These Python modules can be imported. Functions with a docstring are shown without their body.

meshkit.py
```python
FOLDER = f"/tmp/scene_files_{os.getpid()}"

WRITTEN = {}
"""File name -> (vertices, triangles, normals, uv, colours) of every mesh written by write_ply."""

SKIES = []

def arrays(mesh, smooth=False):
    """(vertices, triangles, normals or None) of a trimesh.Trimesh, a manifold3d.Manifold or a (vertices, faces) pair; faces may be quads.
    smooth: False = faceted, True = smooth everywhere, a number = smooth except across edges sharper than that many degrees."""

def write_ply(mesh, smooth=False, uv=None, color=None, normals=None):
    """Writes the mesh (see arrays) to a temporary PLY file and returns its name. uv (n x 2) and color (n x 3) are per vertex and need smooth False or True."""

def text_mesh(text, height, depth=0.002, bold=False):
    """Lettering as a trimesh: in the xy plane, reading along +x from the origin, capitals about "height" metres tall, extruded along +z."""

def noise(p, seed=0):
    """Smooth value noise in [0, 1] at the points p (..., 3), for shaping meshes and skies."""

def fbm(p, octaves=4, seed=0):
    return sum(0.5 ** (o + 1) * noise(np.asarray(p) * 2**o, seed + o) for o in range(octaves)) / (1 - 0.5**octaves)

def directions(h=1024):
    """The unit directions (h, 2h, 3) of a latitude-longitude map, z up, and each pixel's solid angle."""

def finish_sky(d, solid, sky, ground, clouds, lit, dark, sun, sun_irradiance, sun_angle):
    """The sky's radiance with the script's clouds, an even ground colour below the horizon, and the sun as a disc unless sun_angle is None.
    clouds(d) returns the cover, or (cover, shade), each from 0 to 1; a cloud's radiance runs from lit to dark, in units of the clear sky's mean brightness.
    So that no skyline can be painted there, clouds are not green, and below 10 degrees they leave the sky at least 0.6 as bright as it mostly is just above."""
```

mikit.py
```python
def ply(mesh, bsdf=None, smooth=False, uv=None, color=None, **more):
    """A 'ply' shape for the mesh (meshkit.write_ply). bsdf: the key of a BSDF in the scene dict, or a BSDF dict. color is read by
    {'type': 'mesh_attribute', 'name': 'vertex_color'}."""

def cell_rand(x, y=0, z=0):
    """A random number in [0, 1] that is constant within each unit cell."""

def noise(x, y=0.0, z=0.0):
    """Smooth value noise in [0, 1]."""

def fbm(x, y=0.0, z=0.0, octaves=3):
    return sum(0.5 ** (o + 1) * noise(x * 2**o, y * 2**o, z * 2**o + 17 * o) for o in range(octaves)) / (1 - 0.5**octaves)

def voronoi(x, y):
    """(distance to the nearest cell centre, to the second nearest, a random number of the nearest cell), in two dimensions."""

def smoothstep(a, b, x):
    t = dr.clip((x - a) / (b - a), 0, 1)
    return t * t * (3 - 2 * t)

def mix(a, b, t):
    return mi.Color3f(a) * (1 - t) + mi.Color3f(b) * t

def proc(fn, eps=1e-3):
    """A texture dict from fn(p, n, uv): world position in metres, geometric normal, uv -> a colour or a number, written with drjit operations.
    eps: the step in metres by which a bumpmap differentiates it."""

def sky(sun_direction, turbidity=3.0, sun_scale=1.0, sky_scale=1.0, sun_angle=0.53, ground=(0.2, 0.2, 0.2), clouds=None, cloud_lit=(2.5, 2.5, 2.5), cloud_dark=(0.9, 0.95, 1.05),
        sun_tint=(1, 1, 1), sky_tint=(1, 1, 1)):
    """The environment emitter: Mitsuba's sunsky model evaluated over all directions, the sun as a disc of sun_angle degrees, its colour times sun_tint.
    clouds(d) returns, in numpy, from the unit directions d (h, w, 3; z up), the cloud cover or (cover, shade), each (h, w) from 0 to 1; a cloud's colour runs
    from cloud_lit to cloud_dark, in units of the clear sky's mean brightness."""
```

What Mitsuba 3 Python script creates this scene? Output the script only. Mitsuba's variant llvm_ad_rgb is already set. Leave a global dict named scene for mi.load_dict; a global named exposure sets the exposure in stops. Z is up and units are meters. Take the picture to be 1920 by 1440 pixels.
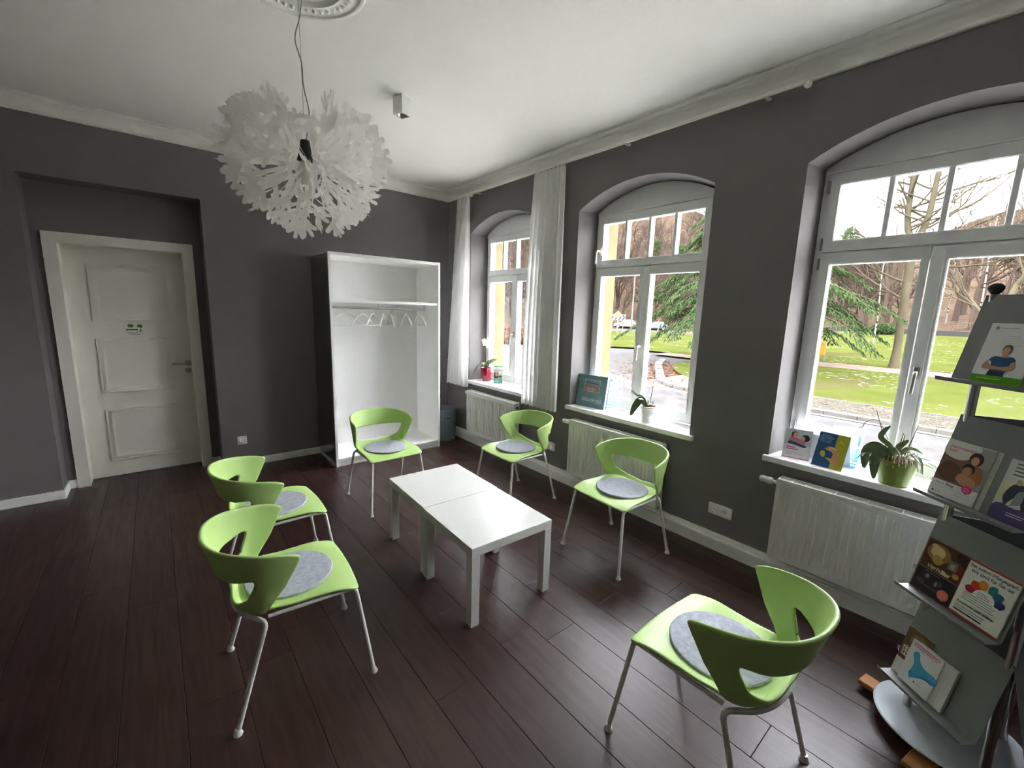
import math, random
import numpy as np, trimesh, shapely, manifold3d
from shapely import affinity
from shapely.geometry import Polygon, Point, LineString, box as sbox
from shapely.ops import unary_union
from scipy.spatial import Delaunay
import drjit as dr
import mitsuba as mi
import mikit, meshkit
from mikit import ply, proc, noise, fbm, voronoi, cell_rand, smoothstep, mix

rng = np.random.default_rng(7)
scene, labels = {}, {}
T = mi.ScalarTransform4f

# ------------------------------------------------------------------ camera, sky, exposure
CAM = np.array([0.0, 0.0, 1.64])
FWD = np.array([0.633619, 0.755023, -0.168721])
DOWN = np.array([-0.085916, -0.148065, -0.985239])
scene['camera'] = {'type': 'perspective', 'fov': 100.57, 'fov_axis': 'x', 'near_clip': 0.05, 'far_clip': 2000.0,
                   'to_world': T().look_at(origin=CAM.tolist(), target=(CAM + FWD).tolist(), up=(-DOWN).tolist())}
scene['sky'] = mikit.sky((0.3, 0.2, 0.9), sun_scale=0.0, sky_scale=1.0, sun_angle=None, ground=(0.16, 0.16, 0.14),
                         clouds=lambda d: (np.ones(d.shape[:2]), 0 * d[..., 2]),
                         cloud_lit=(0.97, 1.0, 1.07), cloud_dark=(0.8, 0.8, 0.82))
exposure = 8.25

# ------------------------------------------------------------------ helpers: names, materials, meshes
def num(key):
    if key not in scene and key not in taken:
        taken.add(key)
        return key
    i = 1
    while f'{key}_{i:03d}' in scene or f'{key}_{i:03d}' in taken:
        i += 1
    taken.add(f'{key}_{i:03d}')
    return f'{key}_{i:03d}'
taken = set()

def lin(c):
    if isinstance(c, str):
        c = [int(c[i:i + 2], 16) for i in (0, 2, 4)]
    c = np.array(c, float) / 255
    return np.where(c < 0.04045, c / 12.92, ((c + 0.055) / 1.055) ** 2.4).tolist()

def rgb(c):
    return {'type': 'rgb', 'value': lin(c)}

def mat(name, color, rough=0.5, spec=0.5, metallic=0.0, tex=None, **more):
    base = tex if tex is not None else rgb(color)
    scene[name] = {'type': 'twosided', 'b': {'type': 'principled', 'base_color': base, 'roughness': rough, 'specular': spec, 'metallic': metallic, **more}}
    return name

def matte(name, color, tex=None):
    scene[name] = {'type': 'twosided', 'b': {'type': 'diffuse', 'reflectance': tex if tex is not None else rgb(color)}}
    return name

_plain = {}
def ink(color, rough=0.6):
    """A plain printed or painted colour, one BSDF per colour."""
    k = (str(color), rough)
    if k not in _plain:
        _plain[k] = mat(f'ink_{len(_plain)}', color, rough, 0.3)
    return _plain[k]

def M(origin=(0, 0, 0), ex=(1, 0, 0), ey=(0, 1, 0), ez=None):
    ex, ey = np.array(ex, float), np.array(ey, float)
    ex /= np.linalg.norm(ex)
    ey = ey - ex * (ex @ ey)
    ey /= np.linalg.norm(ey)
    m = np.eye(4)
    m[:3, 0], m[:3, 1], m[:3, 2], m[:3, 3] = ex, ey, np.cross(ex, ey), origin
    return m

def rotz(deg, loc=(0, 0, 0)):
    a = math.radians(deg)
    return M(loc, (math.cos(a), math.sin(a), 0), (-math.sin(a), math.cos(a), 0))

def moved(mesh, m):
    k = mesh.copy()
    k.apply_transform(m)
    return k

def cat(*ms):
    ms = [m for g in ms for m in (g if isinstance(g, (list, tuple)) else [g])]
    v, f, n = [], [], 0
    for m in ms:
        v.append(np.asarray(m.vertices)); f.append(np.asarray(m.faces) + n); n += len(m.vertices)
    return trimesh.Trimesh(np.vstack(v), np.vstack(f), process=False)

def add(name, mesh, bsdf, parent=None, smooth=False, m=None, label=None, kind=None, **more):
    """One entry of the scene; a part's key starts with its parent's."""
    key = num(f'{parent}__{name}' if parent else name)
    d = mesh if isinstance(mesh, dict) else ply(mesh, bsdf, smooth=smooth, **more)
    if isinstance(mesh, dict):
        d = dict(mesh)
    if m is not None:
        d['to_world'] = T(np.asarray(m, float))
    scene[key] = d
    if label or kind:
        labels.setdefault(key, {})
        if label: labels[key]['label'] = label
        if kind: labels[key]['kind'] = kind
    return key

def tag(key, label, category=None, group=None, kind=None):
    d = labels.setdefault(key, {})
    d['label'] = label
    if category: d['category'] = category
    if group: d['group'] = group
    if kind: d['kind'] = kind
    return key

def thing(name, label, category, group=None):
    return tag(num(name), label, category, group)

def single(name, mesh, bsdf, label, category, group=None, **more):
    k = add(name, mesh, bsdf, **more)
    return tag(k, label, category, group)

def struct(name, mesh, bsdf, label=None, parent=None, **more):
    k = add(name, mesh, bsdf, parent, **more)
    labels.setdefault(k, {})['kind'] = 'structure'
    if label: labels[k]['label'] = label
    return k

def box(x0, x1, y0, y1, z0, z1, bevel=0.0):
    x0, x1 = sorted((x0, x1)); y0, y1 = sorted((y0, y1)); z0, z1 = sorted((z0, z1))
    c, e = np.array([(x0 + x1) / 2, (y0 + y1) / 2, (z0 + z1) / 2]), np.array([x1 - x0, y1 - y0, z1 - z0])
    if bevel <= 0:
        b = trimesh.creation.box(e)
        b.apply_translation(c)
        return b
    b = min(bevel, e.min() * 0.45)
    pts = []
    for s in np.ndindex(2, 2, 2):
        s = np.array(s) * 2 - 1
        for k in range(3):
            h = e / 2 - b
            h[k] = e[k] / 2
            pts.append(c + s * h)
    return trimesh.Trimesh(pts).convex_hull

def plank(x0, x1, y0, y1, z0, z1, b):
    """A board with chamfered upper edges, 12 side/top quads."""
    lo = [(x0, y0, z0), (x1, y0, z0), (x1, y1, z0), (x0, y1, z0)]
    mid = [(x, y, z1 - b) for x, y, _ in lo]
    top = [(x0 + b, y0 + b, z1), (x1 - b, y0 + b, z1), (x1 - b, y1 - b, z1), (x0 + b, y1 - b, z1)]
    f = [(8, 9, 10), (8, 10, 11), (0, 2, 1), (0, 3, 2)]
    for a in (0, 4):
        for i in range(4):
            j = (i + 1) % 4
            f += [(a + i, a + j, a + 4 + j), (a + i, a + 4 + j, a + 4 + i)]
    return trimesh.Trimesh(np.array(lo + mid + top), np.array(f), process=False)

def tube(points, r, sides=8, cap=True, closed=False):
    p = np.asarray(points, float)
    n = len(p)
    r = np.broadcast_to(np.asarray(r, float), (n,))
    t = np.roll(p, -1, 0) - np.roll(p, 1, 0) if closed else np.gradient(p, axis=0)
    t = t / (np.linalg.norm(t, axis=1, keepdims=True) + 1e-12)
    u = np.cross(t[0], [0, 0, 1.0] if abs(t[0][2]) < 0.9 else [1.0, 0, 0])
    rows = []
    ang = np.arange(sides) * 2 * np.pi / sides
    for i in range(n):
        u = u - t[i] * (u @ t[i])
        u = u / (np.linalg.norm(u) + 1e-12)
        w = np.cross(t[i], u)
        rows.append(p[i] + r[i] * (np.cos(ang)[:, None] * u + np.sin(ang)[:, None] * w))
    v = np.vstack(rows)
    f = []
    for i in range(n if closed else n - 1):
        a, b = i * sides, ((i + 1) % n) * sides
        for j in range(sides):
            k = (j + 1) % sides
            f += [(a + j, a + k, b + k), (a + j, b + k, b + j)]
    if cap and not closed:
        v = np.vstack([v, p[:1], p[-1:]])
        c0, c1, e = len(v) - 2, len(v) - 1, (n - 1) * sides
        for j in range(sides):
            k = (j + 1) % sides
            f += [(c0, k, j), (c1, e + j, e + k)]
    return trimesh.Trimesh(v, np.array(f), process=False)

def curve(pts, n=24):
    """Catmull-Rom through the points."""
    p = np.asarray(pts, float)
    q = np.vstack([2 * p[0] - p[1], p, 2 * p[-1] - p[-2]])
    out = []
    m = len(p) - 1
    for i in range(m):
        a, b, c, d = q[i:i + 4]
        k = max(2, n // m)
        for t in np.linspace(0, 1, k, endpoint=False):
            out.append(0.5 * (2 * b + (c - a) * t + (2 * a - 5 * b + 4 * c - d) * t * t + (3 * b - a - 3 * c + d) * t ** 3))
    out.append(p[-1])
    return np.array(out)

def bent(pts, r, n=6):
    """Polyline with rounded corners of radius r."""
    p = np.asarray(pts, float)
    out = [p[0]]
    for i in range(1, len(p) - 1):
        a, b = p[i - 1] - p[i], p[i + 1] - p[i]
        la, lb = np.linalg.norm(a), np.linalg.norm(b)
        k = min(r, la * 0.48, lb * 0.48)
        s, e = p[i] + a / la * k, p[i] + b / lb * k
        for t in np.linspace(0, 1, n):
            out.append((1 - t) ** 2 * s + 2 * t * (1 - t) * p[i] + t * t * e)
    out.append(p[-1])
    return np.array(out)

def lathe(profile, n=32, loc=(0, 0, 0)):
    """Profile of (radius, z) from bottom to top turned about z."""
    pr = np.asarray(profile, float)
    a = np.arange(n) * 2 * np.pi / n
    v = np.stack([pr[:, 0, None] * np.cos(a), pr[:, 0, None] * np.sin(a), np.repeat(pr[:, 1, None], n, 1)], -1).reshape(-1, 3) + loc
    f = []
    for i in range(len(pr) - 1):
        for j in range(n):
            k = (j + 1) % n
            f += [(i * n + j, i * n + k, (i + 1) * n + k), (i * n + j, (i + 1) * n + k, (i + 1) * n + j)]
    m = trimesh.Trimesh(v, np.array(f), process=False)
    m.update_faces(m.area_faces > 1e-12)
    return m

def ext(poly, h):
    """Extruded polygon(s) along +z."""
    gs = [g for g in getattr(poly, 'geoms', [poly]) if g.geom_type == 'Polygon' and g.area > 1e-9]
    return cat([trimesh.creation.extrude_polygon(g, h, engine='earcut') for g in gs])

CYC = np.array([[0, 0, 1, 0], [1, 0, 0, 0], [0, 1, 0, 0], [0, 0, 0, 1.0]])
def ext_yz(poly, x0, x1):
    """Polygon in (y, z) extruded from x0 to x1."""
    m = ext(poly, x1 - x0)
    m.apply_transform(CYC)
    m.apply_translation((x0, 0, 0))
    return m

def ext_xz(poly, y0, y1):
    """Polygon in (x, z) extruded from y0 to y1."""
    m = ext(poly, y1 - y0)
    m.apply_transform(M((0, y1, 0), (1, 0, 0), (0, 0, 1)))
    return m

def sweep_y(prof, y0, y1):
    return ext_xz(Polygon(prof), y0, y1)

def manif(m):
    return manifold3d.Manifold(manifold3d.Mesh(np.asarray(m.vertices, np.float32), np.asarray(m.faces, np.uint32)))

def unmanif(m):
    k = m.to_mesh()
    return trimesh.Trimesh(np.array(k.vert_properties[:, :3]), np.array(k.tri_verts), process=False)

def rrect(x0, y0, x1, y1, r):
    return sbox(x0 + r, y0 + r, x1 - r, y1 - r).buffer(r, 6)

def frame2(x0, y0, x1, y1, w):
    w = np.broadcast_to(w, (4,))          # left, bottom, right, top
    return sbox(x0, y0, x1, y1).difference(sbox(x0 + w[0], y0 + w[1], x1 - w[2], y1 - w[3]))

def resample(line, h):
    n = max(8, int(round(line.length / h)))
    return np.array([line.interpolate(i / n, normalized=True).coords[0] for i in range(n)])

def shell(poly, surf, thick, h, er):
    """A plate of even thickness with rounded edges over the surface surf(u, v) -> xyz (vectorised)."""
    bpts = [resample(r, h) for r in [poly.exterior, *poly.interiors]]
    nb = sum(map(len, bpts))
    pts = list(bpts)
    for d in (er * 0.3, er):
        g = poly.buffer(-d)
        for q in getattr(g, 'geoms', [g]):
            for r in [q.exterior, *q.interiors]:
                pts.append(resample(r, h))
    x0, y0, x1, y1 = poly.bounds
    gx, gy = np.meshgrid(np.arange(x0, x1, h), np.arange(y0, y1, h))
    g = np.stack([gx.ravel(), gy.ravel()], 1)
    inner = poly.buffer(-(er + 0.5 * h))
    g = g[shapely.contains_xy(inner, g[:, 0], g[:, 1])]
    p = np.vstack(pts + [g])
    tri = Delaunay(p).simplices
    c = p[tri].mean(1)
    keep = shapely.contains_xy(poly.buffer(1e-5), c[:, 0], c[:, 1])
    a = p[tri]
    area = 0.5 * ((a[:, 1, 0] - a[:, 0, 0]) * (a[:, 2, 1] - a[:, 0, 1]) - (a[:, 1, 1] - a[:, 0, 1]) * (a[:, 2, 0] - a[:, 0, 0]))
    tri = np.where(area[:, None] < 0, tri[:, ::-1], tri)[keep & (np.abs(area) > 1e-9)]
    e = 1e-4
    P = surf(p[:, 0], p[:, 1])
    n = np.cross(surf(p[:, 0] + e, p[:, 1]) - surf(p[:, 0] - e, p[:, 1]), surf(p[:, 0], p[:, 1] + e) - surf(p[:, 0], p[:, 1] - e))
    n /= np.linalg.norm(n, axis=1, keepdims=True) + 1e-12
    dist = shapely.distance(shapely.points(p), poly.boundary)
    dist[:nb] = 0
    k = np.clip(dist / er, 0, 1)
    off = thick / 2 * np.sqrt(np.maximum(1 - (1 - k) ** 2, 0))
    off[:nb] = 0
    top, bot = P + n * off[:, None], P - n * off[:, None]
    N = len(p)
    idx = np.arange(N) + N
    idx[:nb] = np.arange(nb)
    m = trimesh.Trimesh(np.vstack([top, bot]), np.vstack([tri, idx[tri][:, ::-1]]), process=False)
    m.remove_unreferenced_vertices()
    return m

def capsule(p0, p1, r0, r1):
    return unary_union([Point(p0).buffer(r0, 6), Point(p1).buffer(r1, 6)]).convex_hull

# ------------------------------------------------------------------ materials
def wall_tex(p, n, uv):
    return mix(lin('7b7877'), lin('83807e'), fbm(p.x * 3, p.y * 3, p.z * 3))
matte('wall_paint', None, proc(wall_tex))
matte('ceiling_paint', 'f3f2ec')
mat('white_lacquer', 'eeeeec', 0.35, 0.5)
mat('trim_white', 'ecebe6', 0.45, 0.4)
mat('window_white', 'ebecea', 0.35, 0.5)
mat('door_white', 'eae8de', 0.4, 0.4)
mat('radiator_white', 'e6e6e0', 0.3, 0.5)
mat('table_white', 'd2d1cb', 0.28, 0.5)
mat('chrome', 'c8c8c8', 0.15, 0.5, 1.0)
mat('brushed_steel', 'b0aeaa', 0.35, 0.5, 1.0)
mat('tube_white', 'e2e0da', 0.3, 0.5)
mat('chair_green', 'b2d07e', 0.42, 0.45)
mat('dark_plastic', '26262a', 0.5, 0.4)
mat('side_mirror', 'a8a8a4', 0.02, 0.5, 1.0)

def felt_tex(p, n, uv):
    return mix(lin('9598a2'), lin('c8ccd6'), fbm(p.x * 90, p.y * 90, p.z * 90, octaves=3))
matte('felt_grey', None, proc(felt_tex))

def plank_variant(name, c0, c1):
    def grain(p, n, uv):
        g = fbm(p.x * 60, p.y * 5, 0.0, octaves=4)
        s = noise(p.x * 260, p.y * 9)
        return mix(lin(c0), lin(c1), dr.clip(g * 0.75 + s * 0.25, 0, 1))
    def relief(p, n, uv):
        return fbm(p.x * 120, p.y * 14, 0.0, octaves=2)
    scene[name] = {'type': 'twosided', 'b': {'type': 'principled', 'base_color': proc(grain), 'roughness': 0.36, 'specular': 0.45}}
plank_variant('laminate_a', '2f1f1d', '422d29')
plank_variant('laminate_b', '2d1d1c', '402a27')
plank_variant('laminate_c', '31201d', '45302b')
matte('subfloor_dark', '15100f')
scene['window_glass'] = {'type': 'thindielectric', 'int_ior': 1.5}
scene['acrylic'] = {'type': 'thindielectric', 'int_ior': 1.49, 'specular_transmittance': {'type': 'rgb', 'value': [0.66, 0.82, 0.92]}}
scene['acrylic_clear'] = {'type': 'thindielectric', 'int_ior': 1.49, 'specular_transmittance': {'type': 'rgb', 'value': [0.9, 0.92, 0.93]}}
scene['curtain_cloth'] = {'type': 'principledthin', 'base_color': rgb('f8f8f6'), 'roughness': 0.8, 'diff_trans': 0.8, 'spec_trans': 0.0, 'eta': 1.3}
scene['lamp_sheet'] = {'type': 'principledthin', 'base_color': rgb('fdfcf9'), 'roughness': 0.5, 'diff_trans': 1.0, 'spec_trans': 0.0, 'eta': 1.3}
scene['petal'] = {'type': 'principledthin', 'base_color': rgb('f4f2ee'), 'roughness': 0.6, 'diff_trans': 0.9, 'spec_trans': 0.0, 'eta': 1.3}
def leaf_tex(p, n, uv):
    return mix(lin('445638'), lin('7a8a64'), fbm(p.x * 30, p.y * 30, p.z * 30))
mat('orchid_leaf', None, 0.35, 0.5, tex=proc(leaf_tex))

# ------------------------------------------------------------------ the room
XW, YB, XL, YF, H = 2.98, 4.90, -1.76, -0.78, 3.08
NX0, NX1, NZ, NY = -0.70, 0.405, 2.545, 5.14            # the door niche
WIN = [3.826, 2.128, 0.385]                              # window centres along y
SILL = 0.775

def arch(y0, y1, z0, zs, rise, n=20):
    """Opening outline in (y, z): straight sides up to zs, a flat arch above."""
    w = (y1 - y0) / 2
    R = (w * w + rise * rise) / (2 * rise)
    c, a = (y0 + y1) / 2, math.asin(min(1, w / R))
    t = np.linspace(-a, a, n)
    top = [(c + R * math.sin(k), zs + rise - R + R * math.cos(k)) for k in t]
    return Polygon([(y0, z0), *top, (y1, z0)])

def loft(pa, xa, pb, xb):
    pts = [(xa, *q) for q in pa.exterior.coords[:-1]] + [(xb, *q) for q in pb.exterior.coords[:-1]]
    return manifold3d.Manifold.hull_points(np.array(pts, np.float32))

wall = manif(box(XW, 3.275, YF - 0.2, YB + 0.4, -0.1, H + 0.1))
facade = manif(box(3.275, 3.47, YF - 6, YB + 8, -1.1, H + 4))
for yc in WIN:
    fo = arch(yc - 0.643, yc + 0.566, SILL - 0.03, 2.53, 0.165)
    io = arch(yc - 0.565, yc + 0.532, SILL - 0.03, 2.545, 0.15)
    wall -= loft(fo, XW - 0.01, io, 3.28)
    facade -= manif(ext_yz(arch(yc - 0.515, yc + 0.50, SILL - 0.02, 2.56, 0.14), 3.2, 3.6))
struct('wall_right', unmanif(wall), 'wall_paint')
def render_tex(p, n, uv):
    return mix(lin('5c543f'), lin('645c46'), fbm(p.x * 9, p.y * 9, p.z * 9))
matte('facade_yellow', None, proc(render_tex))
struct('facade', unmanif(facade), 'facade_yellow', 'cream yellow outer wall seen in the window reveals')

back = sbox(XL - 0.2, -0.1, XW + 0.1, H + 0.1).difference(sbox(NX0, -0.2, NX1, NZ))
struct('wall_back', ext_xz(back, YB, NY), 'wall_paint')
struct('wall_niche', ext_xz(sbox(NX0 - 0.1, -0.1, NX1 + 0.1, NZ + 0.1).difference(sbox(-0.585, -0.2, 0.277, 2.105)), NY, 5.34), 'wall_paint')
struct('wall_left', box(XL - 0.2, XL, YF - 0.2, YB + 0.3, -0.1, H + 0.1), 'wall_paint')
struct('wall_front', box(XL - 0.2, XW + 0.1, YF - 0.2, YF, -0.1, H + 0.1), 'wall_paint')
struct('ceiling', box(XL - 0.2, XW + 0.1, YF - 0.2, YB + 0.2, H, H + 0.15), 'ceiling_paint')
fl = struct('floor', box(XL - 0.1, XW + 0.05, YF - 0.1, 5.42, -0.12, -0.0101), 'subfloor_dark')
# planks: columns along y; the joints that the photograph shows are set, the others follow a staggered rule
PW, PL = 0.204, 1.285
joint = {1: 1.338, 3: 1.143, 4: 1.413, -1: 1.322, 0: 0.43, 2: 0.70, -2: 0.16}
prng = random.Random(3)
for c in range(-17, 8):
    x0 = 1.595 + c * PW
    x1 = min(x0 + PW, XW)
    if x1 < XL or x0 > XW: continue
    j = joint.get(c, prng.uniform(0, PL)) % PL
    ys = [YF - 0.02] + [y for y in np.arange(j - PL, 5.4, PL) if y > YF + 0.05] + [5.36 if -0.8 < x0 < 0.5 else YB + 0.02]
    for a, b in zip(ys[:-1], ys[1:]):
        if b - a < 0.03: continue
        add('plank', plank(max(x0, XL) + 0.0005, x1 - 0.0005, a + 0.0005, b - 0.0005, -0.01, 0.0, 0.0016), prng.choice(['laminate_a', 'laminate_b', 'laminate_c']), fl)

# cornice: bead, cove, step and a flat strip on the ceiling
prof = [(0, 2.968), (0.022, 2.968), (0.026, 2.976), (0.022, 2.985), (0.012, 2.988), (0.014, 3.002)] + \
       [(0.014 + 0.036 * (1 - math.cos(t)), 3.002 + 0.05 * math.sin(t)) for t in np.linspace(0.15, math.pi / 2, 7)] + \
       [(0.052, 3.062), (0.058, 3.068), (0.062, 3.064), (0.075, 3.066), (0.088, 3.072), (0.09, 3.079), (0.0, 3.079)]
struct('trim_1', sweep_y([(XW - a, b) for a, b in prof], YF, YB), 'trim_white', 'white plaster cornice along the window wall')
m = ext(Polygon([(a, b) for a, b in prof]), XW - XL)
m.apply_transform(np.array([[0, 0, 1, XL], [-1, 0, 0, YB], [0, 1, 0, 0], [0, 0, 0, 1.0]]))
m.invert()
struct('trim_2', m, 'trim_white', 'white plaster cornice along the back wall')

# skirting boards
struct('baseboard_right', sweep_y([(XW, 0), (2.93, 0), (2.93, 0.082), (2.936, 0.09), (2.944, 0.092), (2.95, 0.106), (2.958, 0.111), (XW, 0.111)], YF, YB), 'trim_white')
bb = []
def skirt(x0, x1, y0, y1):
    bb.append(box(x0, x1, y0, y1, 0, 0.076, 0.004))
skirt(XL, NX0 + 0.015, YB - 0.015, YB); skirt(NX0, NX0 + 0.015, YB - 0.015, NY); skirt(NX0, -0.632, NY - 0.015, NY)
skirt(0.33, NX1, NY - 0.015, NY); skirt(NX1 - 0.015, NX1, YB - 0.015, NY); skirt(NX1 - 0.015, 2.93, YB - 0.015, YB)
struct('baseboard_back', cat(bb), 'trim_white')

# door in the niche
struct('light_stop_slab', box(NX0 - 0.3, NX1 + 0.3, 5.341, 5.42, -0.1, NZ + 0.1), 'wall_paint')  # added unseen slab behind the door, stops light leaking in under it
leaf = sbox(-0.578, 0.004, 0.272, 2.10)
PANELS = ((1.452, 1.937), (0.80, 1.285), (0.15, 0.637))
for z0, z1 in PANELS:
    leaf = leaf.difference(frame2(-0.422, z0 - 0.007, 0.119, z1 + 0.007, 0.007)).difference(frame2(-0.378, z0 + 0.037, 0.075, z1 - 0.037, 0.006))
d = struct('door_1', cat(ext_xz(leaf, 5.288, 5.304), ext_xz(sbox(-0.578, 0.004, 0.272, 2.10), 5.304, 5.328)), 'door_white', 'white door with three framed panels')
fr = sbox(-0.64, 0, 0.332, 2.165).difference(sbox(-0.558, -0.1, 0.252, 2.085))
add('frame', cat(ext_xz(fr, 5.115, 5.142), ext_xz(sbox(-0.585, 0, 0.277, 2.105).difference(sbox(-0.558, -0.1, 0.252, 2.085)), 5.142, 5.29)), 'door_white', d)
for z0, z1 in PANELS:
    ring = cat(ext_xz(frame2(-0.415, z0, 0.112, z1, 0.013), 5.270, 5.289), ext_xz(frame2(-0.396, z0 + 0.019, 0.093, z1 - 0.019, 0.010), 5.281, 5.289),
               ext_xz(frame2(-0.384, z0 + 0.031, 0.081, z1 - 0.031, 0.012), 5.274, 5.289))
    add('panel_moulding', ring, 'door_white', d)
hd = cat(tube(bent([(0.222, 5.288, 1.04), (0.222, 5.235, 1.04), (0.095, 5.235, 1.04)], 0.015), 0.0095, 12),
         moved(lathe([(0.0, 0), (0.026, 0), (0.026, 0.008), (0.0, 0.008)], 24), M((0.222, 5.288, 1.04), (1, 0, 0), (0, 0, 1))))
add('handle', hd, 'brushed_steel', d, smooth=40, label='brushed steel lever handle')
lk = moved(lathe([(0.0, 0), (0.026, 0), (0.026, 0.008), (0.0, 0.008)], 24), M((0.217, 5.288, 0.965), (1, 0, 0), (0, 0, 1)))
add('lock', cat(lk, box(0.213, 0.221, 5.272, 5.282, 0.95, 0.978, 0.002)), 'brushed_steel', d, smooth=40, label='round steel lock rose')

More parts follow.
